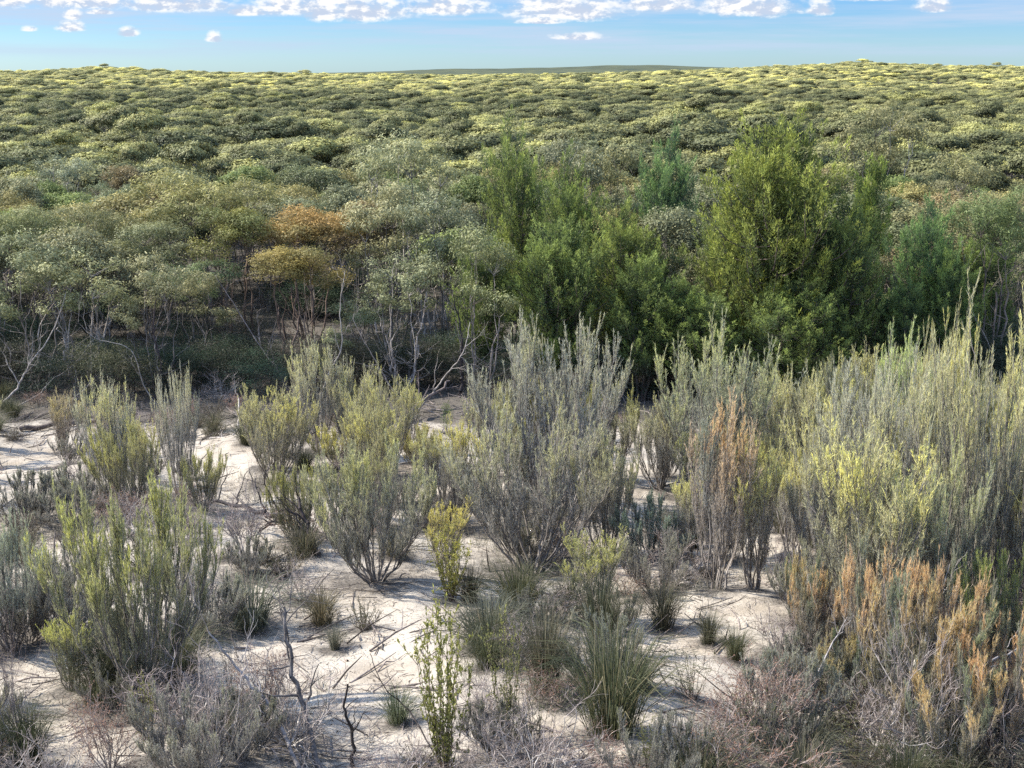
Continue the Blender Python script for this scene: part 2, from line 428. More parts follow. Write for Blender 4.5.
def leafy_shrub(seed, H=1.8, W=.9, stems=20, nleaf=55, leaf=.045, lw=.018, c1=(.16, .17, .07), c2=(.36, .35, .10), wood=(.14, .11, .09), bare=.15, lean=1.0, side=4):
    rng = np.random.default_rng(seed); tb = Tubes(); P = []; D = []; C = []
    c1 = A(*c1); c2 = A(*c2)
    for i in range(stems):
        az = rng.uniform(0, 2 * np.pi); rr = math.sqrt(rng.uniform(.03, 1)) * W * .5 * lean; h = H * rng.uniform(.55, 1) * (1 - .2 * rr / W)
        e = A(math.cos(az) * rr, math.sin(az) * rr, h)
        pts = wob(rng, bez(A(0, 0, -.03) + e * A(.12, .12, 0), e * A(.6, .6, .4), e, 8), .015)
        tb.path(pts, .008, .002, A(*wood) * rng.uniform(.7, 1.3))
        allp = [(pts, h)]
        for k in range(side):
            j = rng.integers(2, 8); q = pts[j] + nrm(rng.normal(size=3) * .6 + A(0, 0, 1)) * H * rng.uniform(.08, .2)
            sp = np.array([pts[j], (pts[j] + q) / 2 + rng.normal(size=3) * .01, q]); tb.path(sp, .004, .0015, A(*wood)); allp.append((sp, 0))
        for (pp, hh) in allp:
            m = nleaf if hh else max(4, nleaf // 4)
            u = (bare + (1 - bare) * rng.uniform(0, 1, m)) * (len(pp) - 1); j = np.minimum(u.astype(int), len(pp) - 2)
            p = pp[j] + (pp[j + 1] - pp[j]) * (u - j)[:, None]
            ex = np.clip(p[:, 2:3] / H, 0, 1) * rng.uniform(.3, 1, (m, 1))
            P.append(p); D.append(nrm(rng.normal(size=(m, 3)) * .8 + A(0, 0, .9))); C.append((c1 * (1 - ex) + c2 * ex) * rng.uniform(.6, 1.4, (m, 1)))
    gw = Geo(); tb.put(gw); gf = Geo(); P = np.concatenate(P)
    gf.kites(rng, P, np.concatenate(D), rng.uniform(.6, 1.3, len(P)) * leaf, rng.uniform(.7, 1.3, len(P)) * lw, np.concatenate(C))
    return gw.mesh('shrub_stems', M_WOOD), gf.mesh('shrub_leaves', M_BROOM), H, W

# ------------------------------------------------------------------ things
THINGS = []
def put(kind, var, x, y, hgt, wid, rot, tint, label, cat, group=None, parts=('stems', 'foliage'), tilt=0, meta=None, tilt_az=0.0):
    """one plant: an Empty at its foot with its parts, or a single mesh"""
    *meshes, H, W = var
    if len(meshes) == 1 and isinstance(meshes[0], list): meshes = meshes[0]
    z = float(ground_h(x, y))
    if len(meshes) > 1:
        root = bpy.data.objects.new(kind, None); root.empty_display_size = .2
        for me, pn in zip(meshes, parts):
            o = bpy.data.objects.new(pn, me); o.parent = root; o.color = (*tint, 1); col.objects.link(o)
    else:
        root = bpy.data.objects.new(kind, meshes[0]); root.color = (*tint, 1)
    root.location = (x, y, z)
    root.rotation_euler = (tilt * math.sin(tilt_az), tilt * math.cos(tilt_az), rot)
    root.scale = (wid / W, wid / W, hgt / H)
    root['category'] = cat
    if group: root['group'] = group
    col.objects.link(root)
    px, pt = project(x, y, z + hgt)
    d = dict(o=root, px=px, pt=pt, pb=project(x, y, z)[1], x=x, y=y, h=hgt, w=wid, label=label, kind=kind)
    if meta: d.update(meta)
    THINGS.append(d)
    if label: root['label'] = label
    return root

def at_px(kind, var, px, pb, pt, wpx, rot, tint, label, cat, group=None, parts=('stems', 'foliage'), **k):
    x, y, z = ground_at(px, pb)
    h = z_at(pt, y) - z
    w = wpx / F_PX * cam_depth(y, z + h * .5)
    return put(kind, var, x, y, h, w, rot, tint, label, cat, group, parts, **k)

def at_d(kind, var, px, D, pt, wpx, rot, tint, label, cat, group=None, parts=('trunk', 'crown'), **k):
    zt = z_at(pt, D); x = x_at(px, D, zt)
    z = float(ground_h(x, D)); h = zt - z
    w = wpx / F_PX * cam_depth(D, z + h * .7)
    return put(kind, var, x, D, h, w, rot, tint, label, cat, group, parts, **k)
# ------------------------------------------------------------------ plant kinds
GREYC = dict(low=(.385, .375, .335), tip=(.72, .68, .32))
BR = [broom(11, 3.0, 2.4, mains=18, **GREYC), broom(12, 3.0, 2.0, flat=.2, mains=15, tip_amt=1.2, **GREYC),
      broom(13, 3.2, 2.6, mains=20, low=(.42, .41, .375), tip=(.66, .63, .36)),
      broom(14, 2.6, 2.6, mains=24, flat=.3, low=(.31, .305, .25), tip=(.60, .58, .22)),
      broom(15, 3.0, 1.1, mains=11, flat=.25, secs=12, low=(.385, .37, .315), tip=(.74, .69, .26), tip_amt=1.4)]
BR_OR = [broom(21, 2.6, 1.2, mains=11, low=(.43, .38, .32), tip=(.78, .56, .29), tip_amt=1.2, patchy=.35), broom(22, 1.6, 2.0, low=(.42, .37, .29), tip=(.84, .57, .30), tip_amt=1.3, need=20, mains=18, patchy=.35)]
BR_DK = [broom(23, 1.6, 2.0, mains=18, nl=.045, nw=.006, low=(.26, .25, .22), tip=(.33, .32, .22)), broom(24, 1.2, 1.8, mains=20, flat=.5, nl=.04, nw=.006, low=(.29, .285, .25), tip=(.36, .36, .25))]
SD = [sedge(31), sedge(32, blades=560, pstraw=.1, c1=(.06, .075, .035)), sedge(33, H=.9, W=1.0, blades=380, pstraw=.35, c1=(.11, .11, .07), c2=(.2, .19, .12)),
      sedge(34, H=.7, W=1.1, blades=380, c1=(.12, .13, .09), c2=(.24, .24, .17), pstraw=.1, bw=.009)]
DB = [dead_bush(41), dead_bush(42, stems=12, c=(.46, .44, .41)), dead_bush(43, leafy=3, c=(.40, .35, .31)), dead_bush(44, H=1.6, W=1.4, stems=6, depth=4, c=(.25, .23, .22))]
LS = [leafy_shrub(51, nleaf=75, leaf=.05, lw=.022, c1=(.20, .21, .07), c2=(.50, .48, .12)), leafy_shrub(52, W=1.3, c1=(.11, .13, .06), c2=(.26, .28, .09), leaf=.03, lw=.01), leafy_shrub(53, H=1.5, W=1.0, stems=14, bare=.3)]
HEATH = [leafy_shrub(54, H=.8, W=1.1, stems=34, nleaf=50, leaf=.03, lw=.008, c1=(.15, .155, .10), c2=(.26, .26, .14), side=6, bare=.1),
         leafy_shrub(55, H=.7, W=1.2, stems=34, nleaf=45, leaf=.03, lw=.008, c1=(.19, .18, .15), c2=(.29, .275, .22), side=6, bare=.1)]
SAPL = leafy_shrub(56, H=1.8, W=1.6, stems=12, nleaf=30, leaf=.15, lw=.028, c1=(.16, .18, .12), c2=(.42, .43, .33), side=6, bare=.4, wood=(.12, .1, .09))
UNDER = [mallee(61, 2.2, 2.6, nl=12, deep=.4, lobe=.22, ncl=160, nleaf=70, leaf=.06, lw=.014, c1=(.05, .075, .045), c2=(.10, .13, .08), top=(.12, .15, .08), bark=(.09, .08, .07), flat=.8),
         mallee(62, 1.8, 2.6, nl=12, deep=.4, lobe=.22, ncl=160, nleaf=70, leaf=.06, lw=.012, c1=(.07, .075, .05), c2=(.10, .10, .07), top=(.13, .13, .07), bark=(.09, .08, .07), flat=.8)]
MLK = dict(deep=.22, bark=(.25, .215, .19), align=1, zlow=.35, thick=.25, cr=.13, nleaf=62, c1=(.13, .14, .065), c2=(.24, .245, .11), top=(.56, .53, .23), flat=.85)
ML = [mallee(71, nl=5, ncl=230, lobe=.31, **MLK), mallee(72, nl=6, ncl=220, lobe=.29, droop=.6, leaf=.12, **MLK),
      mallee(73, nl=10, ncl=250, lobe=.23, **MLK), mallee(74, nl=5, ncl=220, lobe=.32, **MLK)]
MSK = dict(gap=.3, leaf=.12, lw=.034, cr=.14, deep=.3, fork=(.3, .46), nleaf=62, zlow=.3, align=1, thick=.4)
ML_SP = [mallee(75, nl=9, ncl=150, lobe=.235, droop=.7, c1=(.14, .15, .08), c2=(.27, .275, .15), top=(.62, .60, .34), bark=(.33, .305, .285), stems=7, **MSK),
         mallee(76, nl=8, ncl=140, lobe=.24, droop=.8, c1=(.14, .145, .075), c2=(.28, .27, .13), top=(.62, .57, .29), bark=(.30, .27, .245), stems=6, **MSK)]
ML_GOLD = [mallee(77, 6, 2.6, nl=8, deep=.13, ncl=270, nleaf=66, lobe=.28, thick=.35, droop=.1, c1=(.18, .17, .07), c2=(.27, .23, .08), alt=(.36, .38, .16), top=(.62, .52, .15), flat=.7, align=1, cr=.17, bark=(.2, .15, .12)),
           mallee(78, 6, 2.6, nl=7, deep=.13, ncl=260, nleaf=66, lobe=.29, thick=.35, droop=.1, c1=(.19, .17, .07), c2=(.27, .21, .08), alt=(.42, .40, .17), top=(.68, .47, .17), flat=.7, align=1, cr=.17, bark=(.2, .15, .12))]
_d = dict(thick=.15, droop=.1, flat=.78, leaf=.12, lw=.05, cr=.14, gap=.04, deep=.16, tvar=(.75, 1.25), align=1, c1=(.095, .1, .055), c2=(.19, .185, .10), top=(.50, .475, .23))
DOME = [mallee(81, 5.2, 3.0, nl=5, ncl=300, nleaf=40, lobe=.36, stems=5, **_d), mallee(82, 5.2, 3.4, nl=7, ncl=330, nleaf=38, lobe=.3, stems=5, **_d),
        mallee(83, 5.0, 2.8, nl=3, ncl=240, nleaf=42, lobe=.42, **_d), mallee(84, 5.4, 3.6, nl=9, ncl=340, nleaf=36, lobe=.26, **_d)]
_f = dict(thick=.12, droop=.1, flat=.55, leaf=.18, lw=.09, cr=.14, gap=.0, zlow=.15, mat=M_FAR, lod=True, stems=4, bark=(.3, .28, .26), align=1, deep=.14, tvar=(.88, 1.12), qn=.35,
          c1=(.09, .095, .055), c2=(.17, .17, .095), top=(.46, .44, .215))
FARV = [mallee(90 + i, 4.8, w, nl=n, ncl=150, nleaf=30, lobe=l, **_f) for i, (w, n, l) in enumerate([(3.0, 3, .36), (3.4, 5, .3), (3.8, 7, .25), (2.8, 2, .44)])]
CY = [cypress(101), cypress(102, H=7, W=4.0, leaders=4, gap=.12), cypress(103, H=7, W=4.8, leaders=6, brs=30), cypress(104, H=6, W=2.4, leaders=2, brs=44, gap=.1),
      cypress(105, H=6.5, W=3.6, leaders=4, gap=.3, lowest=.3, cs=.2)]
CY_SM = cypress(106, H=2.6, W=.9, leaders=1, brs=40, cl=2, cs=.1, nn=34, nl=.07, nw=.014, c_in=(.09, .12, .04), c_out=(.24, .27, .07))

PI = math.pi
rs = np.random.default_rng(5)
def rot(): return float(rs.uniform(0, 2 * PI))
N1 = (1, 1, 1)
G_BR = 'broombushes on the sandy slope'
def br(i, px, pb, pt, w, label, tint=N1, fam=BR, kind='broombush', cat='broombush', g=G_BR, **k):
    return at_px(kind, fam[i], px, pb, pt, w * 1.15, rot(), tint, label, cat, g, tilt=float(rs.uniform(-.07, .07)), tilt_az=float(rs.uniform(0, 6.28)), **k)

# ---- the named broombushes of the foreground
br(2, 548, 512, 326, 150, 'tall grey broombush with yellowish plumes standing before the dark trees mid-slope')
br(0, 532, 572, 415, 165, 'grey-green broombush with thin dark forking stems, in front of the tallest grey broombush', (.85, .85, .85))
br(1, 492, 478, 385, 60, 'small pale-tipped broombush at the foot of the pale leaning eucalypt branch')
br(0, 706, 495, 332, 140, 'broad yellow-green broombush just left of the low white-leaved gum sapling', (1.05, 1.1, 1))
br(1, 660, 490, 400, 70, 'narrow broombush filling the left flank of the broad yellow-green broombush')
br(0, 716, 590, 402, 70, 'orange-brown broombush with upright rusty plumes rising above the sand on the right', fam=BR_OR)
br(4, 752, 588, 432, 60, 'slim yellow-tipped broombush leaning against the orange-brown one')
br(4, 690, 560, 470, 40, 'short pale grey broombush on the left side of the orange-brown one')
br(1, 318, 452, 345, 60, 'tall yellow-plumed broombush below the golden-crowned mallee')
br(1, 352, 455, 366, 52, 'grey yellow-tipped broombush touching the right side of the tall plumed one')
br(4, 268, 470, 412, 46, 'small grey broombush with one amber plume left of the tall plumed one')
br(3, 376, 580, 448, 140, 'wide vase-shaped olive broombush spreading from dark stems over open sand')
br(3, 338, 470, 425, 60, 'low bright yellow-green broombush in the gap under the plumed broombushes', (1.3, 1.25, .9))
br(3, 415, 465, 424, 55, 'low yellow broombush near the fallen forked sticks', (1.3, 1.2, .8))
br(1, 112, 500, 382, 62, 'grey broombush with a yellow-green shoulder, tallest of the pair on the left')
br(2, 180, 498, 370, 44, 'grey broombush with upright silvery plumes against the dark trees on the left')
br(1, 66, 452, 395, 46, 'small brownish-grey broombush under the pale leaning gum trunk', (1, .9, .85))
br(3, 140, 700, 488, 168, 'large bright green broombush filling the left foreground', (1, 1.02, .8))
br(4, 72, 690, 608, 44, 'slender olive broombush at the left foot of the large green one', (.85, .9, .7))
br(2, 12, 650, 512, 90, 'grey-green broombush cut by the left edge of the picture', (.9, 1, .9))
br(4, 444, 575, 502, 48, 'small yellow broombush beside the flowering leafy shrub', (1.1, 1.05, .8))
br(4, 592, 620, 532, 64, 'thin olive broombush standing between two sedges', (.8, .82, .7))
br(0, 985, 620, 328, 160, 'very tall yellow-tipped broombush at the right edge', (1.1, 1.08, .95))
br(1, 935, 560, 326, 66, 'tall narrow broombush with bright yellow plumes, second from the right edge', (1.15, 1.12, .9))
br(2, 870, 575, 358, 130, 'huge pale grey broombush right of the white-leaved gum sapling', (1.1, 1.1, 1.1))
br(4, 896, 500, 332, 44, 'pale green weeping broombush peeping over the huge pale grey one', (.95, 1.1, 1.1))
br(2, 828, 590, 440, 90, 'silver-grey broombush below the white-leaved gum sapling')
br(0, 925, 640, 445, 120, 'dense olive-grey broombush below the bright yellow plumes', (.95, 1, .95))
br(4, 795, 560, 450, 50, 'grey-yellow broombush directly under the grey fallen log')
br(3, 990, 672, 555, 84, 'fresh green broombush at the right edge above the orange shrubs', (.9, 1.0, .7))
br(1, 868, 690, 550, 110, 'orange-tinged broombush, tallest of the orange thicket on the lower right', fam=BR_OR)
br(1, 800, 645, 560, 50, 'small amber broombush at the end of the sand patch on the right', (.8, .9, .8), fam=BR_OR)
br(1, 915, 735, 590, 140, 'ochre broombush in the middle of the orange thicket', (.9, .95, .85), fam=BR_OR)
br(1, 1002, 760, 630, 120, 'rusty orange broombush in the bottom right corner', (1, .95, .9), fam=BR_OR)
br(1, 845, 700, 640, 80, 'low olive-ochre broombush on the left of the orange thicket', (.7, .82, .75), fam=BR_OR)
br(1, 940, 690, 565, 90, 'peach-orange broombush behind the ochre one in the orange thicket', fam=BR_OR)
br(1, 820, 660, 575, 80, 'peach broombush between the amber one and the tallest orange one', (.95, .95, .9), fam=BR_OR)
br(1, 960, 775, 670, 120, 'low orange broombush at the bottom edge left of the rusty corner one', (.9, .95, .85), fam=BR_OR)
br(3, 300, 545, 468, 58, 'small round olive bush topping the curved black trunk', (.85, .85, .6))
br(0, 735, 560, 500, 60, 'dark grey broombush tucked at the base of the slim yellow-tipped one', fam=BR_DK)
br(0, 28, 640, 575, 100, 'dark shaded broombush at the left edge beside the pale sand', (.8, .8, .8), fam=BR_DK)
br(1, 248, 575, 538, 60, 'low dark olive broombush under the curved black trunk', fam=BR_DK)
br(1, 650, 560, 498, 90, 'low bluish-grey broombush between the two biggest yellow broombushes', (.95, 1.15, 1.15), fam=BR_DK)
br(0, 605, 560, 440, 80, 'dull olive broombush right of the dark-stemmed one', (.85, .85, .8))
br(0, 455, 530, 455, 60, 'grey wispy broombush left of the dark-stemmed one', (.95, .95, 1.0), fam=BR_DK)
br(1, 30, 520, 470, 80, 'low grey broombush on the sand by the left edge', fam=BR_DK)

# ---- sedges
def sd(i, px, pb, pt, w, label, tint=N1, **k): return at_px('sedge_tussock', SD[i], px, pb, pt, w, rot(), tint, label, 'sedge', 'sedge tussocks on the sand', **k)
sd(0, 612, 735, 606, 125, 'largest sedge tussock, dark green with straw blades, in the lower centre', (.8, .82, .72))
sd(1, 518, 615, 552, 72, 'dark green sedge tussock between the flowering shrub and the thin broombush', (.85, .85, .8))
sd(2, 663, 626, 572, 52, 'grey sedge tussock at the edge of the sand right of centre', (.7, .72, .75))
sd(2, 708, 644, 602, 34, 'small upright grey sedge alone on the sand', (.65, .7, .7))
sd(3, 250, 626, 566, 84, 'wide pale grey sedge left of the central sand patch', (.85, .9, .9))
sd(2, 322, 624, 582, 48, 'brown-green sedge at the left rim of the central sand patch', (.8, .75, .7))
sd(3, 335, 648, 618, 26, 'tiny grey tuft on the open sand', (.8, .8, .85))
sd(3, 397, 722, 680, 46, 'low green tuft right of the black burnt stump', (.75, .85, .7))
sd(2, 545, 690, 590, 70, 'dark sedge tussock just behind the largest sedge', (.6, .6, .6))
sd(1, 600, 650, 560, 60, 'shaded sedge behind the largest sedge and below the thin broombush', (.8, .8, .85))
sd(1, 30, 768, 690, 60, 'dark sedge in the bottom left corner', (.7, .75, .7))
sd(2, 790, 700, 650, 60, 'straw-coloured sedge on the sand beside the orange thicket', (.9, .85, .8))
sd(3, 100, 650, 605, 60, 'grey sedge at the foot of the large green broombush', (.7, .7, .75))
sd(1, 585, 425, 398, 34, 'dark sedge at the edge of the tree shade')
sd(2, 470, 600, 560, 40, 'dull sedge behind the flowering shrub', (.6, .6, .6))

sd(1, 488, 668, 628, 50, 'dark sedge between the tall yellow-leaved shrub and the largest sedge', (.75, .78, .7))
sd(0, 640, 690, 640, 46, 'small dark sedge at the right shoulder of the largest sedge', (.7, .74, .68))
sd(1, 570, 612, 575, 44, 'dark low sedge just left of the thin olive broombush', (.7, .72, .68))
sd(0, 735, 660, 622, 40, 'dark sedge on the right side of the right-hand sand patch', (.75, .78, .7))
# ---- leafy shrubs
def ls(fam, i, px, pb, pt, w, label, tint=N1, kind='leafy_shrub', cat='shrub', g='leafy shrubs on the sand', **k):
    return at_px(kind, fam[i], px, pb, pt, w, rot(), tint, label, cat, g, parts=('stems', 'leaves'), **k)
ls(LS, 0, 446, 775, 575, 66, 'tall yellow-leaved shrub rising from the bottom edge left of the largest sedge')
ls(LS, 2, 508, 740, 600, 48, 'yellow-green upright shrub just right of the tall yellow-leaved one')
ls(LS, 0, 452, 600, 520, 44, 'pale yellow flowering shrub beside the wide vase-shaped broombush', (1.2, 1.15, 1))
ls(HEATH, 0, 364, 630, 597, 42, 'small rounded green bush alone on the central sand')
ls(LS, 2, 150, 760, 668, 30, 'thin yellow-flowered shrub among the dead twigs in the lower left')
ls(LS, 1, 232, 700, 612, 24, 'slim olive shoot above the grey dead bush')
ls(LS, 1, 535, 768, 650, 70, 'dull green leafy shrub at the bottom edge below the dark sedges', (.8, .85, .9))
ls(LS, 2, 648, 768, 712, 36, 'low yellow-green shrub at the bottom edge under the largest sedge')
ls(LS, 1, 692, 700, 640, 60, 'sparse olive shrub on the sand right of the largest sedge', (.9, .9, .85))
ls(LS, 1, 745, 768, 672, 80, 'open grey-green shrub at the bottom edge right of centre', (.8, .85, .8))
ls(HEATH, 1, 655, 535, 500, 70, 'low mounded blue-grey shrub in the middle of the slope', (.85, 1, 1))
ls([SAPL], 0, 802, 470, 368, 62, 'low gum sapling with long whitish leaves standing above a grey log', kind='gum_sapling', cat='sapling', g=None)
ls(HEATH, 0, 112, 470, 446, 50, 'low soft green bush behind the left pair of broombushes', (.9, 1, .9))
ls(HEATH, 1, 420, 768, 745, 60, 'low olive ground shrub below the tall yellow-leaved one', (.8, .8, .6))
ls(LS, 1, 860, 768, 690, 90, 'tangled olive shrub at the bottom edge under the orange thicket', (.9, .85, .7))
ls(LS, 1, 960, 730, 650, 80, 'ochre leafy shrub between the dead white branches', (1.1, .9, .6))

# ---- dead bushes
def db(i, px, pb, pt, w, label, tint=N1, **k): return at_px('dead_bush', DB[i], px, pb, pt, w, rot(), tint, label, 'dead bush', 'dead twiggy bushes', parts=('twigs', 'dry_leaves'), **k)
db(1, 215, 768, 640, 110, 'pale grey dead bush in the lower left foreground')
db(2, 110, 775, 668, 90, 'dead bush with pinkish dry leaves in the bottom left')
db(2, 270, 720, 620, 90, 'reddish dead bush behind the grey leaning trunk', (.9, .85, .85))
db(1, 195, 620, 520, 90, 'silvery dead bush right of the large green broombush')
db(0, 245, 560, 470, 90, 'bluish-grey dead bush left of the curved black trunk')
db(2, 760, 740, 640, 110, 'pinkish dead bush right of the sand in the lower right')
db(1, 905, 768, 610, 120, 'tangled white dead bush below the orange thicket')
db(0, 985, 768, 668, 110, 'grey dead bush in the bottom right')
db(2, 820, 650, 575, 70, 'pink-twigged dead bush beside the amber broombush')
db(0, 785, 600, 520, 70, 'grey dead bush between the rusty plumes and the silver broombush')
db(3, 15, 768, 610, 50, 'thin bare stems standing in the bottom left corner', (.5, .5, .5))
db(2, 940, 690, 560, 70, 'pale pinkish dead bush inside the orange thicket')
db(0, 560, 560, 505, 80, 'grey dead twigs at the foot of the dark-stemmed broombush')
db(0, 450, 768, 720, 80, 'fine grey twigs around the foot of the tall yellow-leaved shrub', (.7, .65, .65))
db(2, 585, 775, 720, 120, 'rusty fine twigs on the sand below the largest sedge', (.8, .7, .7))
db(0, 700, 768, 705, 120, 'curling dark twigs on the sand at the bottom edge', (.6, .55, .5))
db(1, 300, 600, 555, 70, 'pale grey twigs lying between the pale grey sedge and the vase-shaped broombush')

# ---- dead limbs, stumps, logs: one mesh each
def limb(name, pts, r0, r1, c, label, cat, twigs=0, seed=0, group=None, sides=8, fork=None, tl=.5):
    """pts: list of (px, py, lift) - each a place on the slope raised by lift metres"""
    rng = np.random.default_rng(seed); P = []
    for (px, pb, lift) in pts:
        x, y, z = ground_at(px, pb); P.append(A(x, y, z + lift))
    return limb3(name, P, r0, r1, c, label, cat, twigs, rng, group, sides, fork, tl)
def limb3(name, P, r0, r1, c, label, cat, twigs, rng, group=None, sides=8, fork=None, tl=.5, share=.7):
    P = np.array(P); o = P[0].copy(); P = P - o
    t = np.linspace(0, len(P) - 1, (len(P) - 1) * 6 + 1); i = np.minimum(t.astype(int), len(P) - 2); f = (t - i)[:, None]
    Q = np.stack([P[np.clip(i + k, 0, len(P) - 1)] for k in (-1, 0, 1, 2)])
    pts = .5 * (2 * Q[1] + (Q[2] - Q[0]) * f + (2 * Q[0] - 5 * Q[1] + 4 * Q[2] - Q[3]) * f ** 2 + (3 * Q[1] - Q[0] - 3 * Q[2] + Q[3]) * f ** 3)
    pts = wob(rng, pts, r0 * .35)
    tb = Tubes(); cc = A(*c); tb.path(pts, r0, r1, cc)
    for k in range(twigs):
        j = rng.integers(int(len(pts) * .25), len(pts)); ln = tl * rng.uniform(.5, 1.2)
        main = nrm(pts[-1] - pts[0])
        d = nrm(main * .7 + rng.normal(size=3) * .6 + A(0, 0, .15))
        sp = wob(rng, bez(pts[j], pts[j] + d * ln * .5, pts[j] + d * ln + A(0, 0, .25 * ln), 6), ln * .03)
        rr = max(.006, (r0 + (r1 - r0) * j / len(pts)) * .55); tb.path(sp, rr, rr * .3, cc * rng.uniform(.8, 1.2))
        for q in range(4):
            jj = rng.integers(2, 7); d2 = nrm(d + rng.normal(size=3) * .7)
            s2 = wob(rng, bez(sp[jj], sp[jj] + d2 * ln * .25, sp[jj] + d2 * ln * .45, 3), ln * .02); tb.path(s2, rr * .4, rr * .15, cc * rng.uniform(.8, 1.2))
    g = Geo(); tb.put(g, .008)
    ob = bpy.data.objects.new(name, g.mesh(name + '_wood', M_DEAD, True)); ob.location = o; ob['label'] = label; ob['category'] = cat
    if group: ob['group'] = group
    col.objects.link(ob); return ob
BLK = (.035, .03, .028); GRY = (.34, .32, .31); PAL = (.5, .46, .42); BRN = (.16, .12, .1)
limb('dead_tree', [(322, 775, -.05), (305, 752, .55), (292, 745, 1.15), (290, 742, 1.6)], .036, .012, (.15, .14, .135), 'dark leaning dead trunk with grey twigs in the lower left foreground', 'dead tree', 9, 1, tl=.55)
limb('dead_branch', [(300, 770, 0), (275, 750, .45), (245, 745, .85), (215, 742, 1.3)], .026, .008, GRY, 'grey dead branch crossing behind the dark leaning trunk', 'branch', 8, 2)
limb('burnt_stump', [(352, 768, -.05), (353, 762, .3), (347, 758, .55), (350, 756, .85)], .022, .01, BLK, 'thin black burnt stump standing at the bottom edge', 'stump', 2, 3, tl=.35)
limb('fallen_stick', [(440, 768, .05), (410, 740, .35), (385, 735, .6), (372, 730, .95)], .01, .004, BLK, 'thin dark stick slanting beside the black burnt stump', 'stick', 3, 4, tl=.3)
limb('dead_tree', [(322, 562, -.05), (305, 548, .25), (285, 540, .42), (258, 536, .5), (215, 530, .62)], .075, .03, (.05, .045, .045), 'curved black dead trunk bending left over the sand', 'dead tree', 8, 5, tl=.7)
limb('burnt_branch', [(318, 560, 0), (308, 552, .5), (300, 548, 1.0)], .05, .02, (.06, .05, .05), 'short black branch rising beside the curved black trunk', 'branch', 4, 6, tl=.5)
limb('fallen_branch', [(402, 650, .02), (430, 636, .06), (460, 632, .06), (505, 622, .12)], .014, .005, (.2, .18, .17), 'thin grey branch lying across the central sand', 'branch', 3, 7, tl=.3)
limb('grey_log', [(772, 460, .1), (790, 448, .3), (806, 440, .5)], .07, .04, PAL, 'pale grey log leaning under the white-leaved gum sapling', 'log', 2, 8, tl=.4)
limb('dead_branch', [(880, 770, 0), (930, 735, .3), (975, 715, .6), (1024, 705, .8)], .03, .008, GRY, 'long grey dead branch reaching right along the bottom right corner', 'branch', 9, 9, tl=.5)
limb('dead_branch', [(870, 760, 0), (905, 720, .5), (925, 690, .9), (938, 670, 1.35)], .028, .007, PAL, 'whitish dead branch standing up through the orange thicket', 'branch', 10, 10, tl=.5)
limb('dead_branch', [(790, 770, 0), (805, 730, .35), (822, 715, .75), (842, 700, 1.1)], .016, .006, GRY, 'slim arching grey branch left of the whitish dead branch', 'branch', 5, 11, tl=.4)
limb('burnt_stick', [(792, 700, 0), (788, 694, .35), (780, 690, .6)], .02, .008, BLK, 'short black burnt stem on the sand beside the orange thicket', 'burnt stem', 3, 12, tl=.3)
limb('fallen_branch', [(590, 748, .02), (625, 728, .1), (655, 716, .14), (690, 700, .3)], .012, .004, (.13, .11, .1), 'dark curved stick under the right side of the largest sedge', 'stick', 3, 13, tl=.25)
limb('fallen_branch', [(880, 560, .2), (900, 545, .6), (905, 540, 1.0)], .02, .01, (.06, .05, .05), 'black forked branch inside the olive-grey broombush on the right', 'branch', 3, 14, tl=.4)
limb('fallen_branch', [(210, 440, .05), (236, 436, .1), (240, 425, .8)], .03, .015, PAL, 'pale broken branch standing at the edge of the shade on the left', 'branch', 3, 15, tl=.5)
limb('fallen_log', [(20, 432, .08), (60, 428, .12), (100, 424, .1)], .08, .05, (.12, .1, .09), 'dark fallen log in the shade on the left', 'log', 3, 16, tl=.6)
limb('fallen_log', [(400, 425, .1), (425, 412, .4), (450, 405, .8)], .07, .03, (.2, .17, .16), 'grey-brown fallen log leaning under the pale-branched eucalypt', 'log', 4, 17, tl=.7)

# ---- trees of the near row
G_C = 'cypress pines of the near row'; G_E = 'eucalypts of the near row'
def cy(i, px, D, pt, w, label, tint=N1, fam=None, r=None): return at_d('cypress_pine', (fam or CY)[i], px, D, pt, w, rot() if r is None else r, tint, label, 'cypress pine', G_C)
def eu(fam, i, px, D, pt, w, label, tint=N1, g=G_E): return at_d('mallee_eucalypt', fam[i], px, D, pt, w, rot(), tint, label, 'eucalypt', g)
YG = (1.04, 1.04, .85); BLG = (.8, 1.05, 1.3); DKG = (.8, .9, .9)
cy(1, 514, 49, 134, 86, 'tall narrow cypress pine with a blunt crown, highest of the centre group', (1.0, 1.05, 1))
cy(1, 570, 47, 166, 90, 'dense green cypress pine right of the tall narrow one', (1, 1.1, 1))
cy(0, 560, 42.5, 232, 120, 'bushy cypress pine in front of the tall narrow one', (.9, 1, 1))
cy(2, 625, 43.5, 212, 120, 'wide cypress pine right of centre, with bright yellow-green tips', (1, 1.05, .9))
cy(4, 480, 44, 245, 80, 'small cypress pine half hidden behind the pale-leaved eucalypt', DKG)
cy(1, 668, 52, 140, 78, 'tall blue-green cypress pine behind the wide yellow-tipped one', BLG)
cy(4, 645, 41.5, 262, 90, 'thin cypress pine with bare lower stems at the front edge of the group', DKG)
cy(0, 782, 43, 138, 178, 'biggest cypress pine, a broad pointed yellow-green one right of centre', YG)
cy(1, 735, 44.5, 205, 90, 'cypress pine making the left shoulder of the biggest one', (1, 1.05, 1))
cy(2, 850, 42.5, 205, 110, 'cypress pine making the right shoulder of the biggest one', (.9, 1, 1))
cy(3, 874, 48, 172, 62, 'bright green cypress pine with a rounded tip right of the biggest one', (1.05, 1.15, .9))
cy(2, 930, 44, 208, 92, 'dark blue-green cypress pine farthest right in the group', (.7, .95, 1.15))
cy(4, 700, 41.2, 290, 110, 'low dark cypress pine under the left side of the biggest one', DKG)
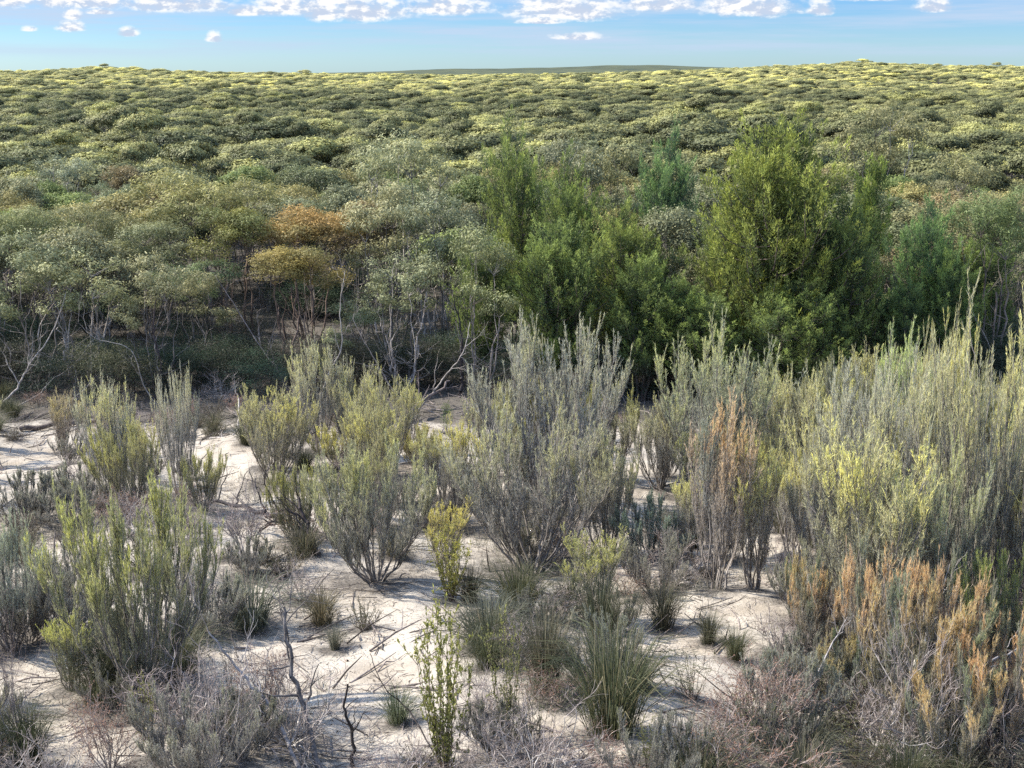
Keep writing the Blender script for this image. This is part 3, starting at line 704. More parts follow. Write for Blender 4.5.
cy(2, 800, 41, 285, 130, 'low bushy cypress pine at the foot of the biggest one', (.85, .95, .95))
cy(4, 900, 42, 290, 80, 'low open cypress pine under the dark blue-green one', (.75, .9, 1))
at_px('cypress_sapling', CY_SM, 805, 410, 336, 34, 0, N1, 'pale green young cypress at the foot of the biggest cypress pine', 'young cypress', parts=('trunk', 'crown'))
at_px('cypress_sapling', CY_SM, 731, 400, 316, 18, 1, (.9, 1.1, .9), 'narrow young cypress with a pointed tip above the broad yellow-green broombush', 'young cypress', parts=('trunk', 'crown'))
at_px('cypress_sapling', CY_SM, 447, 434, 405, 14, 2, (.8, .95, .8), 'tiny green cypress seedling beside the pale leaning branch', 'young cypress', parts=('trunk', 'crown'))

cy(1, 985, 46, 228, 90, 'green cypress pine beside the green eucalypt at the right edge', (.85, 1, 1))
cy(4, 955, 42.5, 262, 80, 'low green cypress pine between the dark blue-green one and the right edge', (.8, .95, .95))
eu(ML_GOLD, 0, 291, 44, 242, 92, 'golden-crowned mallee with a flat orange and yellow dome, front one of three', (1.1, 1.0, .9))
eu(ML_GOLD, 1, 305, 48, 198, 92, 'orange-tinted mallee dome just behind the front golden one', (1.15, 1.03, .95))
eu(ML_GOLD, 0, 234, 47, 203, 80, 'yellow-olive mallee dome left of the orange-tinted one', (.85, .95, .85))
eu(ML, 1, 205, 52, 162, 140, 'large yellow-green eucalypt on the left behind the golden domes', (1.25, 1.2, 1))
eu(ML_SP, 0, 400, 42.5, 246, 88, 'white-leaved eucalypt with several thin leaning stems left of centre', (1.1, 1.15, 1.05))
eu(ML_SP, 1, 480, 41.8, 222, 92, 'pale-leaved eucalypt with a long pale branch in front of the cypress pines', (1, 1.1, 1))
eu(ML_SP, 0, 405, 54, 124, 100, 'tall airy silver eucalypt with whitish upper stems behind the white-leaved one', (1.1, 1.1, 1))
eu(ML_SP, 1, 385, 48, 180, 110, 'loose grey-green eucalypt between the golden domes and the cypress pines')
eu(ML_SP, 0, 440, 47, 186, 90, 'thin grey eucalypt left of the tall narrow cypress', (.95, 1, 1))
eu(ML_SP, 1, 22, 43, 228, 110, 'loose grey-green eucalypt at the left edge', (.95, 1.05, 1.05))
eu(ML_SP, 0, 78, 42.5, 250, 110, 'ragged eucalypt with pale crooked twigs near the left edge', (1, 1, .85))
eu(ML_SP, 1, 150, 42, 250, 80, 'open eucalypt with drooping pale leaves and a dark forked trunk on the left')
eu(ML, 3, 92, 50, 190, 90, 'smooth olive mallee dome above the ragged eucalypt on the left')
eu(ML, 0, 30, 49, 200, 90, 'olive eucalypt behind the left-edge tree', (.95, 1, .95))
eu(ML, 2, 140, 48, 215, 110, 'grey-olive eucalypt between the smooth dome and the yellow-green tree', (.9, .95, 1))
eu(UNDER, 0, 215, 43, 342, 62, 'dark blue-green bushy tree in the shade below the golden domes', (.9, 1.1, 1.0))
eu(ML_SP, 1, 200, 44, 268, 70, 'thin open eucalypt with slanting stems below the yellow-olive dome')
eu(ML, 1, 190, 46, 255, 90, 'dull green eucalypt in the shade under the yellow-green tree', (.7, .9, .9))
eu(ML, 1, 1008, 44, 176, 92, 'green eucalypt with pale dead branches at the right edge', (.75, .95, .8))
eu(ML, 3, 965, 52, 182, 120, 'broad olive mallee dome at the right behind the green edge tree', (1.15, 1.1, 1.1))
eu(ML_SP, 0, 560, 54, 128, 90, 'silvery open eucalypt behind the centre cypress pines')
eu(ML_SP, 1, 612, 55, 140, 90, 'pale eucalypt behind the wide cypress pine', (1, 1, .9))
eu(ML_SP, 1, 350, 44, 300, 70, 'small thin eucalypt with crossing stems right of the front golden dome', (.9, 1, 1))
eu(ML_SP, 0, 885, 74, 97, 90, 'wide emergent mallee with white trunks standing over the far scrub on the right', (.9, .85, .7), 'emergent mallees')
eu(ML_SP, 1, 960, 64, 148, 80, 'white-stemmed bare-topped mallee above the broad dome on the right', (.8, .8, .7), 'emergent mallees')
# understorey in the shade
ul = [(110, 41, 335, 110, 1, 'dark hanging-leaved bush in the shade under the open eucalypt', (1.1, 1.1, .9)), (60, 42, 345, 90, 0, 'dark bush under the ragged eucalypt on the left', (.6, .65, .7)),
      (262, 42, 352, 80, 0, 'blue-green bush at the foot of the front golden dome', (.9, 1.2, 1.2)), (20, 43, 350, 90, 1, 'dark bush in the shade at the left edge', (.6, .6, .6)),
      (160, 43, 345, 90, 0, 'deep green bush in the shade behind the hanging-leaved one', (.7, .9, .9)), (420, 44, 345, 100, 0, 'dark bush under the white-leaved eucalypt', (.7, .8, .8)),
      (500, 43, 350, 90, 0, 'dark bush behind the pale leaning branch', (.6, .75, .8)), (950, 43, 330, 130, 1, 'grey shaded bush under the right-hand eucalypts', (.9, .9, .9)),
      (1010, 42.5, 345, 100, 0, 'dark green bush in the shade at the right edge', (.7, .8, .8)), (640, 43.5, 350, 100, 0, 'dark bush behind the broad yellow-green broombush', (.6, .7, .75)),
      (330, 44, 350, 80, 0, 'dark green bush behind the tall yellow-plumed broombush', (.7, .9, .8))]
for px, D, pt, w, i, lb, tn in ul:
    at_d('understorey_bush', UNDER[i], px, D, pt, w, rot(), tn, lb, 'bush', 'dark bushes in the tree shade')
# leaning pale trunks and poles: loose stems of the near-row trees, not saplings
def lean(px0, D0, px1, py1, D1, r0, r1, c, label, seed, tw=7, bow=.35, name='leaning_stem', cat='sapling'):
    rng = np.random.default_rng(seed)
    x0 = x_at(px0, D0, .3); z1 = z_at(py1, D1); x1 = x_at(px1, D1, z1)
    p0 = A(x0, D0, float(ground_h(x0, D0)) - .05); p2 = A(x1, D1, z1); m = (p0 + p2) / 2 + A(rng.uniform(-1, 1) * bow, 0, -bow)
    m2 = (m + p2) / 2 + rng.normal(size=3) * .12; m1 = (m + p0) / 2 + rng.normal(size=3) * .1
    return limb3(name, [p0, m1, m, m2, p2], r0 * .72, r1 * .4, tuple(v * .8 for v in c), label, cat, tw, rng, 'pale leaning stems under the near trees', tl=.9)
lean(-6, 40.6, 66, 292, 41.5, .055, .02, PAL, 'pale trunk leaning right out of the left edge', 1)
lean(10, 40.8, 100, 330, 42, .035, .015, PAL, 'thinner pale stem leaning right, below the first pale trunk at the left edge', 2)
lean(158, 40.5, 78, 322, 40.2, .03, .012, PAL, 'pale bowed stem arching left in front of the hanging-leaved bush', 3, bow=-.5)
lean(68, 40.5, 90, 335, 41, .025, .01, PAL, 'thin pale upright stem left of the hanging-leaved bush', 4)
lean(150, 41.2, 156, 300, 41.5, .07, .04, (.1, .08, .08), 'dark forked trunk below the open eucalypt', 5, 6)
lean(416, 40.2, 470, 322, 40.6, .05, .02, PAL, 'long pale branch curving up right, in front of the pale-leaved eucalypt', 6, 5)
lean(405, 41.5, 352, 318, 41.5, .05, .02, (.4, .36, .33), 'grey stem leaning left across the crossing stems', 7)
lean(440, 40.6, 388, 345, 40.8, .03, .015, (.45, .4, .36), 'thin fallen stem slanting down right beside the long pale branch', 8, 2)
lean(290, 42, 215, 275, 44, .05, .02, (.3, .27, .26), 'grey stem leaning left under the yellow-olive dome', 9)
lean(318, 41.5, 345, 270, 42.5, .045, .02, PAL, 'pale stem right of the golden dome trunk', 10)
lean(302, 41.3, 296, 285, 44, .09, .05, (.16, .12, .1), 'reddish-brown shaggy trunk below the front golden dome', 11, 6)
lean(660, 41.5, 668, 325, 42, .05, .03, (.08, .07, .07), 'dark bare trunk at the right end of the centre group', 12, 6)
lean(620, 42, 600, 315, 42, .04, .02, (.09, .08, .08), 'dark slim trunk left of the right-end bare trunk', 13, 6)
lean(1000, 42, 965, 265, 43, .04, .015, PAL, 'white dead branch below the green eucalypt at the right edge', 14, 6)
lean(460, 41.5, 455, 300, 42, .09, .05, (.08, .07, .07), 'thick dark trunk behind the long pale branch', 15, 6)
# ------------------------------------------------------------------ filler individuals on the slope
SAND = [(25, 470, 42, 20), (222, 462, 36, 16), (400, 605, 75, 36), (375, 655, 90, 42), (430, 590, 60, 26), (315, 585, 40, 16), (700, 662, 70, 55), (620, 520, 34, 22), (25, 680, 60, 40),
        (90, 750, 90, 32), (470, 445, 50, 24), (635, 465, 25, 14), (380, 715, 50, 35), (760, 605, 50, 22), (490, 585, 30, 16), (590, 745, 90, 25), (240, 655, 60, 18), (340, 765, 60, 30)]
KEEP = [(55, 385, 212, 505), (250, 610, 350, 800), (195, 490, 325, 572), (395, 398, 480, 432), (418, 590, 478, 800), (560, 690, 660, 760), (770, 430, 830, 475), (785, 690, 800, 720)]   # named things that stand clear
def sandy(px, py, k=1.0): return any(((px - a) / (c * k)) ** 2 + ((py - b) / (d * k)) ** 2 < 1 for a, b, c, d in SAND)
frng = np.random.default_rng(77)
pos = [(t['x'], t['y']) for t in THINGS]
FILL = []
def fill(n, region, chooser, mind, clear=1.0):
    tries = 0; k = 0
    while k < n and tries < n * 60:
        tries += 1
        px = frng.uniform(region[0], region[2]); py = frng.uniform(region[1], region[3])
        if sandy(px, py, clear) or (py > 470 and sandy(px, py - 22, clear * .9)): continue
        if any(a < px < c and b < py < d for a, b, c, d in KEEP[(0 if chooser is c_broom else 1):]) and frng.uniform() < .85: continue
        x, y, z = ground_at(px, py)
        if min((x - a) ** 2 + (y - b) ** 2 for a, b in pos) < mind ** 2: continue
        pos.append((x, y)); chooser(px, py, x, y); k += 1
def c_broom(px, py, x, y):
    i = frng.integers(0, 5); s = frng.uniform(.5, 1.15); dull = frng.uniform(.75, 1.1)
    if px > 780: s *= 1.15
    h = s * 2.3; w = s * (1.2 if i == 4 else 2.1)
    yellow = frng.uniform() < .4
    put('broombush', BR[i], x, y, h, w, rot(), (dull * (1.1 if yellow else .95), dull * (1.08 if yellow else .97), dull * (.85 if yellow else 1.05)), None, 'broombush', G_BR, tilt=float(frng.uniform(-.14, .14)), tilt_az=float(frng.uniform(0, 6.28)),
        meta=dict(look=('yellow-tipped' if yellow else 'grey'), noun='broombush'))
def c_low(px, py, x, y):
    u = frng.uniform(); s = frng.uniform(.7, 1.35)
    if u < .22:
        put('broombush', BR_DK[frng.integers(0, 2)], x, y, s * .8, s * 1.3, rot(), (s, s, s), None, 'broombush', G_BR, meta=dict(look='low dark', noun='broombush'))
    elif u < .5:
        j = frng.integers(0, 4); put('sedge_tussock', SD[j], x, y, s * .7, s * .9, rot(), (.75, .76, .75), None, 'sedge', 'sedge tussocks on the sand', meta=dict(look=('green' if j < 2 else 'greyish'), noun='sedge tussock'))
    elif u < .64:
        j = frng.integers(0, 2); put('leafy_shrub', HEATH[j], x, y, s * .6, s * 1.0, rot(), (.85, .85, .8), None, 'shrub', 'leafy shrubs on the sand', parts=('stems', 'leaves'), meta=dict(look=('green' if j == 0 else 'grey-green'), noun='low shrub'))
    else:
        j = frng.integers(0, 3); put('dead_bush', DB[j], x, y, s * .8, s * 1.3, rot(), (1, 1, 1), None, 'dead bush', 'dead twiggy bushes', parts=('twigs', 'dry_leaves'), meta=dict(look=('rusty' if j == 2 else 'grey'), noun='dead bush'))
fill(44, (-30, 446, 1054, 520), c_broom, 1.35, 1.2)
fill(34, (770, 450, 1060, 700), c_broom, .95, 1.2)
fill(60, (-30, 398, 1054, 440), c_low, .8, .6)
fill(150, (-30, 425, 1054, 768), c_low, .5, 1.0)
fill(40, (-30, 640, 1054, 800), c_low, .35, .95)
# outside the frame, for a step to the side
fill(14, (-200, 440, -40, 768), c_broom, 1.6)
fill(14, (1064, 430, 1230, 768), c_broom, 1.4)
fill(45, (-260, 420, -30, 800), c_low, .6)
fill(60, (1054, 420, 1330, 800), c_low, .6)

# ------------------------------------------------------------------ mallees of the middle distance
mr = np.random.default_rng(9)
TONES = [('olive', (1.0, 1.0, 1.0), .34), ('yellow-olive', (1.22, 1.12, .85), .2), ('grey-green', (.95, 1.02, 1.08), .16), ('brown-olive', (1.08, .88, .85), .12), ('dark green', (.65, .74, .68), .1), ('bright green', (.92, 1.14, .75), .08)]
tp = np.array([t[2] for t in TONES]); tp /= tp.sum()
tpos = [(t['x'], t['y'], t['w']) for t in THINGS if t['y'] > 40]
nm = 0; yy = 46.0; rowi = 0
MAXM = 262
while nm < MAXM:
    half = .43 * yy + 2
    xs = np.arange(-half, half, 3.1); off = 1.4 * (rowi % 2)
    for xx in xs:
        x = xx + off + mr.uniform(-.8, .8); y = yy + mr.uniform(-.9, .9)
        s = mr.uniform(.75, 1.25)
        if any((x - a) ** 2 + (y - b) ** 2 < (.32 * w + 1.0) ** 2 for a, b, w in tpos): continue
        if nm >= MAXM: break
        ti = mr.choice(len(TONES), p=tp); nmz, tn, _ = TONES[ti]
        big = mr.uniform() < .12
        fam = DOME; j = mr.integers(0, 4); look = 'domed'
        if mr.uniform() < .18: fam = ML_SP; j = mr.integers(0, 2); look = 'loose open'
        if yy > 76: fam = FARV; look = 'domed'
        h = mr.uniform(4.0, 5.6) * (1.15 if big else 1); w = 3.1 * s * (1.3 if big else 1)
        b = mr.uniform(.82, 1.15)
        put('mallee_eucalypt', fam[j], x, y, h, w, rot(), tuple(c * b for c in tn), None, 'eucalypt', 'mallee trees of the middle distance', parts=('trunk', 'crown'),
            meta=dict(look=look, tone=nmz, noun='mallee', size=w))
        nm += 1
    yy += 3.0; rowi += 1
Y_FAR = yy - 1.0
print('individual mallees', nm, 'to', Y_FAR)

for k in range(150):
    y = 42 + 20 * mr.uniform() ** 1.3; x = mr.uniform(-.44, .44) * (y + 3)
    j = int(mr.integers(0, 2)); s = mr.uniform(.8, 1.3); b = mr.uniform(.7, 1.1)
    put('understorey_bush', UNDER[j], x, y, 1.7 * s, 3.0 * s, rot(), (b * .95, b * (1.05 if j == 0 else .95), b), None, 'bush', 'dark bushes in the tree shade', parts=('trunk', 'crown'),
        meta=dict(look='domed', tone='dark green' if j == 0 else 'dull grey-green', noun='understorey bush', size=s * 3))
# ------------------------------------------------------------------ far woodland: one stuff object
fr = np.random.default_rng(3); pts = []; scl = []
y = Y_FAR
while y < 1150:
    sp = 3.2 * (1 + max(0, y - 150) / 260.0) ** .45; half = .47 * y + 8
    xs = np.arange(-half, half, sp); x = xs + fr.uniform(-.45, .45, len(xs)) * sp; yv = y + fr.uniform(-.45, .45, len(xs)) * sp * (1.0 if y < 300 else 1.5)
    keep = fr.uniform(size=len(xs)) > .04
    for a, b in zip(x[keep], yv[keep]): pts.append((a, b)); scl.append(float(np.clip(fr.lognormal(-.06, .27), .5, 1.8)) * (sp / 3.2) ** .8)
    y += sp * (1.0 if y < 200 else 1.25)
pts = np.array(pts); scl = np.array(scl)
zz = ground_h(pts[:, 0], pts[:, 1])
emg = fr.uniform(size=len(pts)) < .015
hz = 4.6 * np.clip(.72 + .28 * scl, .8, 1.3) * fr.uniform(.8, 1.12, len(pts)); emg |= (fr.uniform(size=len(pts)) < .03) & (pts[:, 1] < 260); hz[emg] *= 1.3
me = bpy.data.meshes.new('far_points'); me.vertices.add(len(pts))
me.vertices.foreach_set('co', np.column_stack([pts, zz]).astype(np.float32).ravel()); me.update()
def fattr(name, typ, data):
    a = me.attributes.new(name, typ, 'POINT'); a.data.foreach_set('vector' if typ == 'FLOAT_VECTOR' else 'value', np.asarray(data).ravel())
fattr('sc', 'FLOAT_VECTOR', np.column_stack([scl * 1.08, scl * 1.08, hz / 4.8]).astype(np.float32))
fattr('rz', 'FLOAT', fr.uniform(0, 6.28, len(pts)).astype(np.float32))
fattr('pick', 'INT', fr.integers(0, 4, len(pts)).astype(np.int32))
wood = bpy.data.objects.new('woodland', me); wood['kind'] = 'stuff'; wood['label'] = 'sea of mallee scrub stretching to the low sunlit ridges on the horizon'; wood['category'] = 'woodland'
col.objects.link(wood)
ng = bpy.data.node_groups.new('scatter_crowns', 'GeometryNodeTree')
ng.interface.new_socket('Geometry', in_out='INPUT', socket_type='NodeSocketGeometry'); ng.interface.new_socket('Geometry', in_out='OUTPUT', socket_type='NodeSocketGeometry')
n_, l_ = ng.nodes, ng.links
gi = n_.new('NodeGroupInput'); go = n_.new('NodeGroupOutput'); jn = n_.new('GeometryNodeJoinGeometry')
src = []
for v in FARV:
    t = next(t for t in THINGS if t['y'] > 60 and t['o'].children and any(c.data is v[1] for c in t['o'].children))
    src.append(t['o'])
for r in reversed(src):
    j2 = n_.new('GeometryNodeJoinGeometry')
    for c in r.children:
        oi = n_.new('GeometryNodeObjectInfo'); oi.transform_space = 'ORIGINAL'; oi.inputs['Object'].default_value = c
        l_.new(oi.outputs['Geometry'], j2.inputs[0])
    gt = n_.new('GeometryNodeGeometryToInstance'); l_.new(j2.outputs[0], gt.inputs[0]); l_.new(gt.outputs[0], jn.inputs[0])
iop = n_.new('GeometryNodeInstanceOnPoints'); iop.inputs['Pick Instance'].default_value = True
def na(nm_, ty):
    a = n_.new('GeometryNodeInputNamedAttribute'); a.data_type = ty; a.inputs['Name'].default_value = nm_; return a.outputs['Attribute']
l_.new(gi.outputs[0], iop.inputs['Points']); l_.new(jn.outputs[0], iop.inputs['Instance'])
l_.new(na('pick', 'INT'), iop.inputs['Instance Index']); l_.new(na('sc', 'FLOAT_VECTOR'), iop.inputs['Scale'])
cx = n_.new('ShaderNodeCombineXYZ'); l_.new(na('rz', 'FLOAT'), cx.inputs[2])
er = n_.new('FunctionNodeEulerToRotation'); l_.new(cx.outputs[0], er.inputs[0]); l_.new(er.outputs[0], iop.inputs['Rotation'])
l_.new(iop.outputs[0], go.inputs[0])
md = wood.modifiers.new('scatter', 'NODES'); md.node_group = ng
print('far crowns', len(pts))

# ------------------------------------------------------------------ ground
def axis(fine0, fine1, step, out, growth):
    a = list(np.arange(fine0, fine1 + step / 2, step)); d = step; p = a[-1]
    while p < out: d *= growth; p += d; a.append(p)
    return a
xs = axis(0, 22, .11, 9000, 1.09); xs = np.array(sorted([-v for v in xs[1:]] + xs))
ysf = axis(10, 46, .11, 16000, 1.045); d = .11; p = 10; bk = []
while p > -200: d *= 1.15; p -= d; bk.append(p)
ys = np.array(bk[::-1] + ysf)
X, Y = np.meshgrid(xs, ys); Z = ground_h(X, Y)
gr = np.random.default_rng(1)
def smooth_noise(shape, k):
    n = gr.normal(size=shape)
    for _ in range(k):
        n = (n + np.roll(n, 1, 0) + np.roll(n, -1, 0) + np.roll(n, 1, 1) + np.roll(n, -1, 1)) / 5
    return n / n.std()
nearm = (Y > 9) & (Y < 47) & (np.abs(X) < 22)
Z = Z + nearm * (.012 * smooth_noise(X.shape, 2) + .022 * smooth_noise(X.shape, 12))
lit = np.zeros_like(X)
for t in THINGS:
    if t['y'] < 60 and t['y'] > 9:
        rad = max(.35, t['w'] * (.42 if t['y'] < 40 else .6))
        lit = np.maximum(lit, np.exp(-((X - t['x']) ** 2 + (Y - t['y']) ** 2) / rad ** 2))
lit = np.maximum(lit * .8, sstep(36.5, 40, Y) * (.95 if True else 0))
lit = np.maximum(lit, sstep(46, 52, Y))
g = Geo(); ny, nx = X.shape
idx = np.arange(ny * nx).reshape(ny, nx)
g._add(np.column_stack([X.ravel(), Y.ravel(), Z.ravel()]), np.column_stack([lit.ravel()] * 3),
       quads=np.stack([idx[:-1, :-1].ravel(), idx[:-1, 1:].ravel(), idx[1:, 1:].ravel(), idx[1:, :-1].ravel()], 1))
m, nt, N, L = new_mat('pale_sand_and_litter')
out = N.new('ShaderNodeOutputMaterial'); p_ = N.new('ShaderNodeBsdfPrincipled'); p_.inputs['Roughness'].default_value = .95; p_.inputs['Specular IOR Level'].default_value = .1
geo = N.new('ShaderNodeNewGeometry'); att = N.new('ShaderNodeAttribute'); att.attribute_name = 'Col'
def noise(scale, det=5, rough=.6):
    n = N.new('ShaderNodeTexNoise'); n.inputs['Scale'].default_value = scale; n.inputs['Detail'].default_value = det; n.inputs['Roughness'].default_value = rough
    L.new(geo.outputs['Position'], n.inputs['Vector']); return n.outputs['Fac']
def math_(op, a, b=None, c=None):
    n = N.new('ShaderNodeMath'); n.operation = op
    for i, v in enumerate((a, b, c)):
        if v is None: continue
        if isinstance(v, (int, float)): n.inputs[i].default_value = v
        else: L.new(v, n.inputs[i])
    return n.outputs[0]
def ramp(f, stops):
    r = N.new('ShaderNodeValToRGB'); e = r.color_ramp.elements
    e[0].position, e[0].color = stops[0][0], (*stops[0][1], 1); e[1].position, e[1].color = stops[-1][0], (*stops[-1][1], 1)
    for s, c in stops[1:-1]:
        q = e.new(s); q.color = (*c, 1)
    L.new(f, r.inputs[0]); return r.outputs[0]
def mixc(f, a, b, bt='MIX'):
    n = N.new('ShaderNodeMix'); n.data_type = 'RGBA'; n.blend_type = bt
    for s, v in ((0, f), (6, a), (7, b)):
        if isinstance(v, (int, float)): n.inputs[s].default_value = v
        elif isinstance(v, tuple): n.inputs[s].default_value = (*v, 1)
        else: L.new(v, n.inputs[s])
    return n.outputs[2]
sandc = ramp(noise(.9), [(.3, (.37, .32, .255)), (.5, (.47, .42, .35)), (.72, (.53, .485, .41))])
sandc = mixc(1.0, sandc, ramp(noise(45, 3), [(.3, (.8, .79, .78)), (.6, (1.05, 1.04, 1.03))]), 'MULTIPLY')
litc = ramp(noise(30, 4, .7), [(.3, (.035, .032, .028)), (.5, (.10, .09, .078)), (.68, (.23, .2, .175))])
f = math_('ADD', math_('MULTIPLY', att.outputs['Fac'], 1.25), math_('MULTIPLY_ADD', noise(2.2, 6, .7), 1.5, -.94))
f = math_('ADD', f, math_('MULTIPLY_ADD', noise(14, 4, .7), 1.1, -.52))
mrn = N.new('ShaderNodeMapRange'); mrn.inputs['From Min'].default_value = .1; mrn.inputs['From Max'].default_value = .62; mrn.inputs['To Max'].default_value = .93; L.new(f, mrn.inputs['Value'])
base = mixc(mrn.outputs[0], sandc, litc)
sep = N.new('ShaderNodeSeparateXYZ'); L.new(geo.outputs['Position'], sep.inputs[0])
farf = N.new('ShaderNodeMapRange'); farf.inputs['From Min'].default_value = 500; farf.inputs['From Max'].default_value = 1000; L.new(sep.outputs['Y'], farf.inputs['Value'])
farc = ramp(noise(.02, 6, .65), [(.35, (.05, .065, .045)), (.6, (.11, .12, .065))])
base = mixc(farf.outputs[0], base, farc)
L.new(base, p_.inputs['Base Color'])
bp = N.new('ShaderNodeBump'); bp.inputs['Strength'].default_value = .5; bp.inputs['Distance'].default_value = .03
L.new(math_('ADD', noise(22, 5, .7), math_('MULTIPLY', noise(5, 3), 2.0)), bp.inputs['Height']); L.new(bp.outputs[0], p_.inputs['Normal'])
L.new(p_.outputs[0], out.inputs['Surface'])
go_ = bpy.data.objects.new('ground', g.mesh('ground', m, True)); go_['kind'] = 'structure'; go_['label'] = 'pale sandy ground with dark litter, falling away to the scrub plain'; col.objects.link(go_)

# ---- litter of twigs on the sand
lr = np.random.default_rng(21); n = 30000
y = 11 + 33 * lr.uniform(size=n) ** 1.15; x = lr.uniform(-1, 1, n) * (.42 * y + 3)
cl = np.sin(x * 1.9 + np.sin(y * 1.3) * 2) * np.sin(y * 2.1 + x * .7) + lr.normal(size=n) * .6
k = cl > -.1; x, y = x[k], y[k]; n = len(x)
L_ = lr.uniform(.05, .32, n) * np.where(lr.uniform(size=n) < .08, 2.6, 1); a = lr.uniform(0, PI, n); rr = lr.uniform(.002, .006, n) * (1 + (L_ > .35))
dx, dy = np.cos(a) * L_ / 2, np.sin(a) * L_ / 2
z0 = ground_h(x - dx, y - dy) + .012 + lr.uniform(0, .02, n); z1 = ground_h(x + dx, y + dy) + .012 + lr.uniform(0, .05, n)
P0 = np.column_stack([x - dx, y - dy, z0]); P1 = np.column_stack([x + dx, y + dy, z1]); Mx = (P0 + P1) / 2 + lr.normal(size=(n, 3)) * (L_ * .08)[:, None] * A(1, 1, .2)
C = A(.24, .21, .19) * lr.uniform(.25, 1.6, (n, 1))
g = Geo(); g.tubes(P0, Mx, rr, rr, C, 3); g.tubes(Mx, P1, rr, rr * .5, C, 3)
nn_ = 60000; y = 11 + 31 * lr.uniform(size=nn_) ** 1.15; x = lr.uniform(-1, 1, nn_) * (.42 * y + 3)
P = np.column_stack([x, y, ground_h(x, y) + .015]); D = nrm(lr.normal(size=(nn_, 3)) * A(1, 1, .25))
g.kites(lr, P, D, lr.uniform(.02, .06, nn_), lr.uniform(.006, .016, nn_), A(.2, .165, .13) * lr.uniform(.3, 1.8, (nn_, 1)))
# longer fallen sticks, mostly under the trees
n = 2600; y = np.where(lr.uniform(size=n) < .7, lr.uniform(35, 50, n), lr.uniform(13, 36, n)); x = lr.uniform(-1, 1, n) * (.42 * y + 3)
L_ = lr.uniform(.4, 1.6, n) * np.where(y < 35, .6, 1); a = lr.uniform(0, PI, n); up = lr.uniform(0, .5, n) ** 2 * 1.6
P0 = np.column_stack([x, y, ground_h(x, y) + .01]); x1 = x + np.cos(a) * L_; y1 = y + np.sin(a) * L_
P1 = np.column_stack([x1, y1, ground_h(x1, y1) + .02 + up]); Mx = (P0 + P1) / 2 + lr.normal(size=(n, 3)) * (L_ * .06)[:, None]; rr = lr.uniform(.006, .02, n)
C = A(.27, .235, .215) * lr.uniform(.2, 1.5, (n, 1)); g.tubes(P0, Mx, rr, rr * .8, C, 4); g.tubes(Mx, P1, rr * .8, rr * .3, C, 4)
lo = bpy.data.objects.new('twig_litter', g.mesh('twig_litter', M_DEAD)); lo['kind'] = 'stuff'; lo['label'] = 'fallen twigs and dry leaves strewn over the sand'; lo['category'] = 'litter'; col.objects.link(lo)
# ---- fine dry undergrowth: sparse thin stalks between the shrubs
ug = np.random.default_rng(22); n = 13000
y = 12 + 30 * ug.uniform(size=n) ** 1.1; x = ug.uniform(-1, 1, n) * (.42 * y + 3)
cx_ = np.sin(x * .9 + 2 + np.sin(y * .7)) * np.cos(y * .8 + x * .4) + ug.normal(size=n) * .35
pxs, pys = project(x, y, ground_h(x, y)); k = (cx_ > .05) & ~np.array([sandy(a_, b_, .95) for a_, b_ in zip(pxs, pys)]); x, y = x[k], y[k]; n = len(x)
P = []; D = []; H_ = []; Cc = []
for j in range(9):
    ox = ug.normal(size=n) * .07; oy = ug.normal(size=n) * .07
    P.append(np.column_stack([x + ox, y + oy, ground_h(x + ox, y + oy) - .01])); D.append(nrm(np.column_stack([ug.normal(size=n) * .35, ug.normal(size=n) * .35, np.ones(n)])))
    H_.append(ug.uniform(.1, .45, n)); Cc.append(A(.23, .22, .17) * ug.uniform(.4, 1.6, (n, 1)))
g = Geo(); g.needles(ug, np.concatenate(P), np.concatenate(D), np.concatenate(H_), ug.uniform(.004, .009, n * 9), np.concatenate(Cc))
uo = bpy.data.objects.new('undergrowth', g.mesh('undergrowth', M_BROOM)); uo['kind'] = 'stuff'; uo['label'] = 'thin dry grassy undergrowth between the shrubs'; uo['category'] = 'undergrowth'; col.objects.link(uo)

# ------------------------------------------------------------------ labels of the repeats
def xzone(px):
    marks = [(35, 'at the left edge'), (95, 'just in from the left edge'), (165, 'below the twin cloud puffs'), (235, 'in line with the yellow-green eucalypt'), (300, 'in line with the golden domes'), (355, 'right of the golden domes'),
             (430, 'in line with the airy silver eucalypt'), (515, 'in line with the tall narrow cypress'), (590, 'just right of the tall narrow cypress'), (670, 'in line with the blue-green cypress'),
             (730, 'between the blue-green and the biggest cypress'), (800, 'in line with the biggest cypress'), (860, 'right of the biggest cypress'), (920, 'in line with the white-trunked emergent mallee'), (980, 'just in from the right edge'), (1e9, 'at the right edge')]
    for a, b in marks:
        if px < a: return b
def relabel(items, first, place):
    # group by everything the words say, then separate what is left by order within it
    for t in items: t['_l'] = first(t) + ' ' + place(t)
    from collections import defaultdict
    dd = defaultdict(list)
    for t in items: dd[t['_l']].append(t)
    ordn = ['nearest', 'second nearest', 'third nearest', 'fourth nearest', 'fifth nearest', 'sixth nearest', 'seventh nearest', 'eighth nearest', 'ninth nearest', 'tenth nearest']
    for k, v in dd.items():
        if len(v) == 1: v[0]['o']['label'] = k
        else:
            v.sort(key=lambda t: t['y'])
            for i, t in enumerate(v): t['o']['label'] = (ordn[i] if i < len(v) - 1 else 'farthest') + ' ' + k if i < 10 else k
mal = [t for t in THINGS if t['label'] is None and t['noun'] in ('mallee', 'understorey bush')]
def mfirst(t): return ('broad ' if t['size'] > 3.8 else ('small ' if t['size'] < 2.8 else '')) + t['tone'] + ' ' + ('domed ' if t['look'] == 'domed' else 'open ') + t['noun']
relabel(mal, mfirst, lambda t: xzone(t['px']))
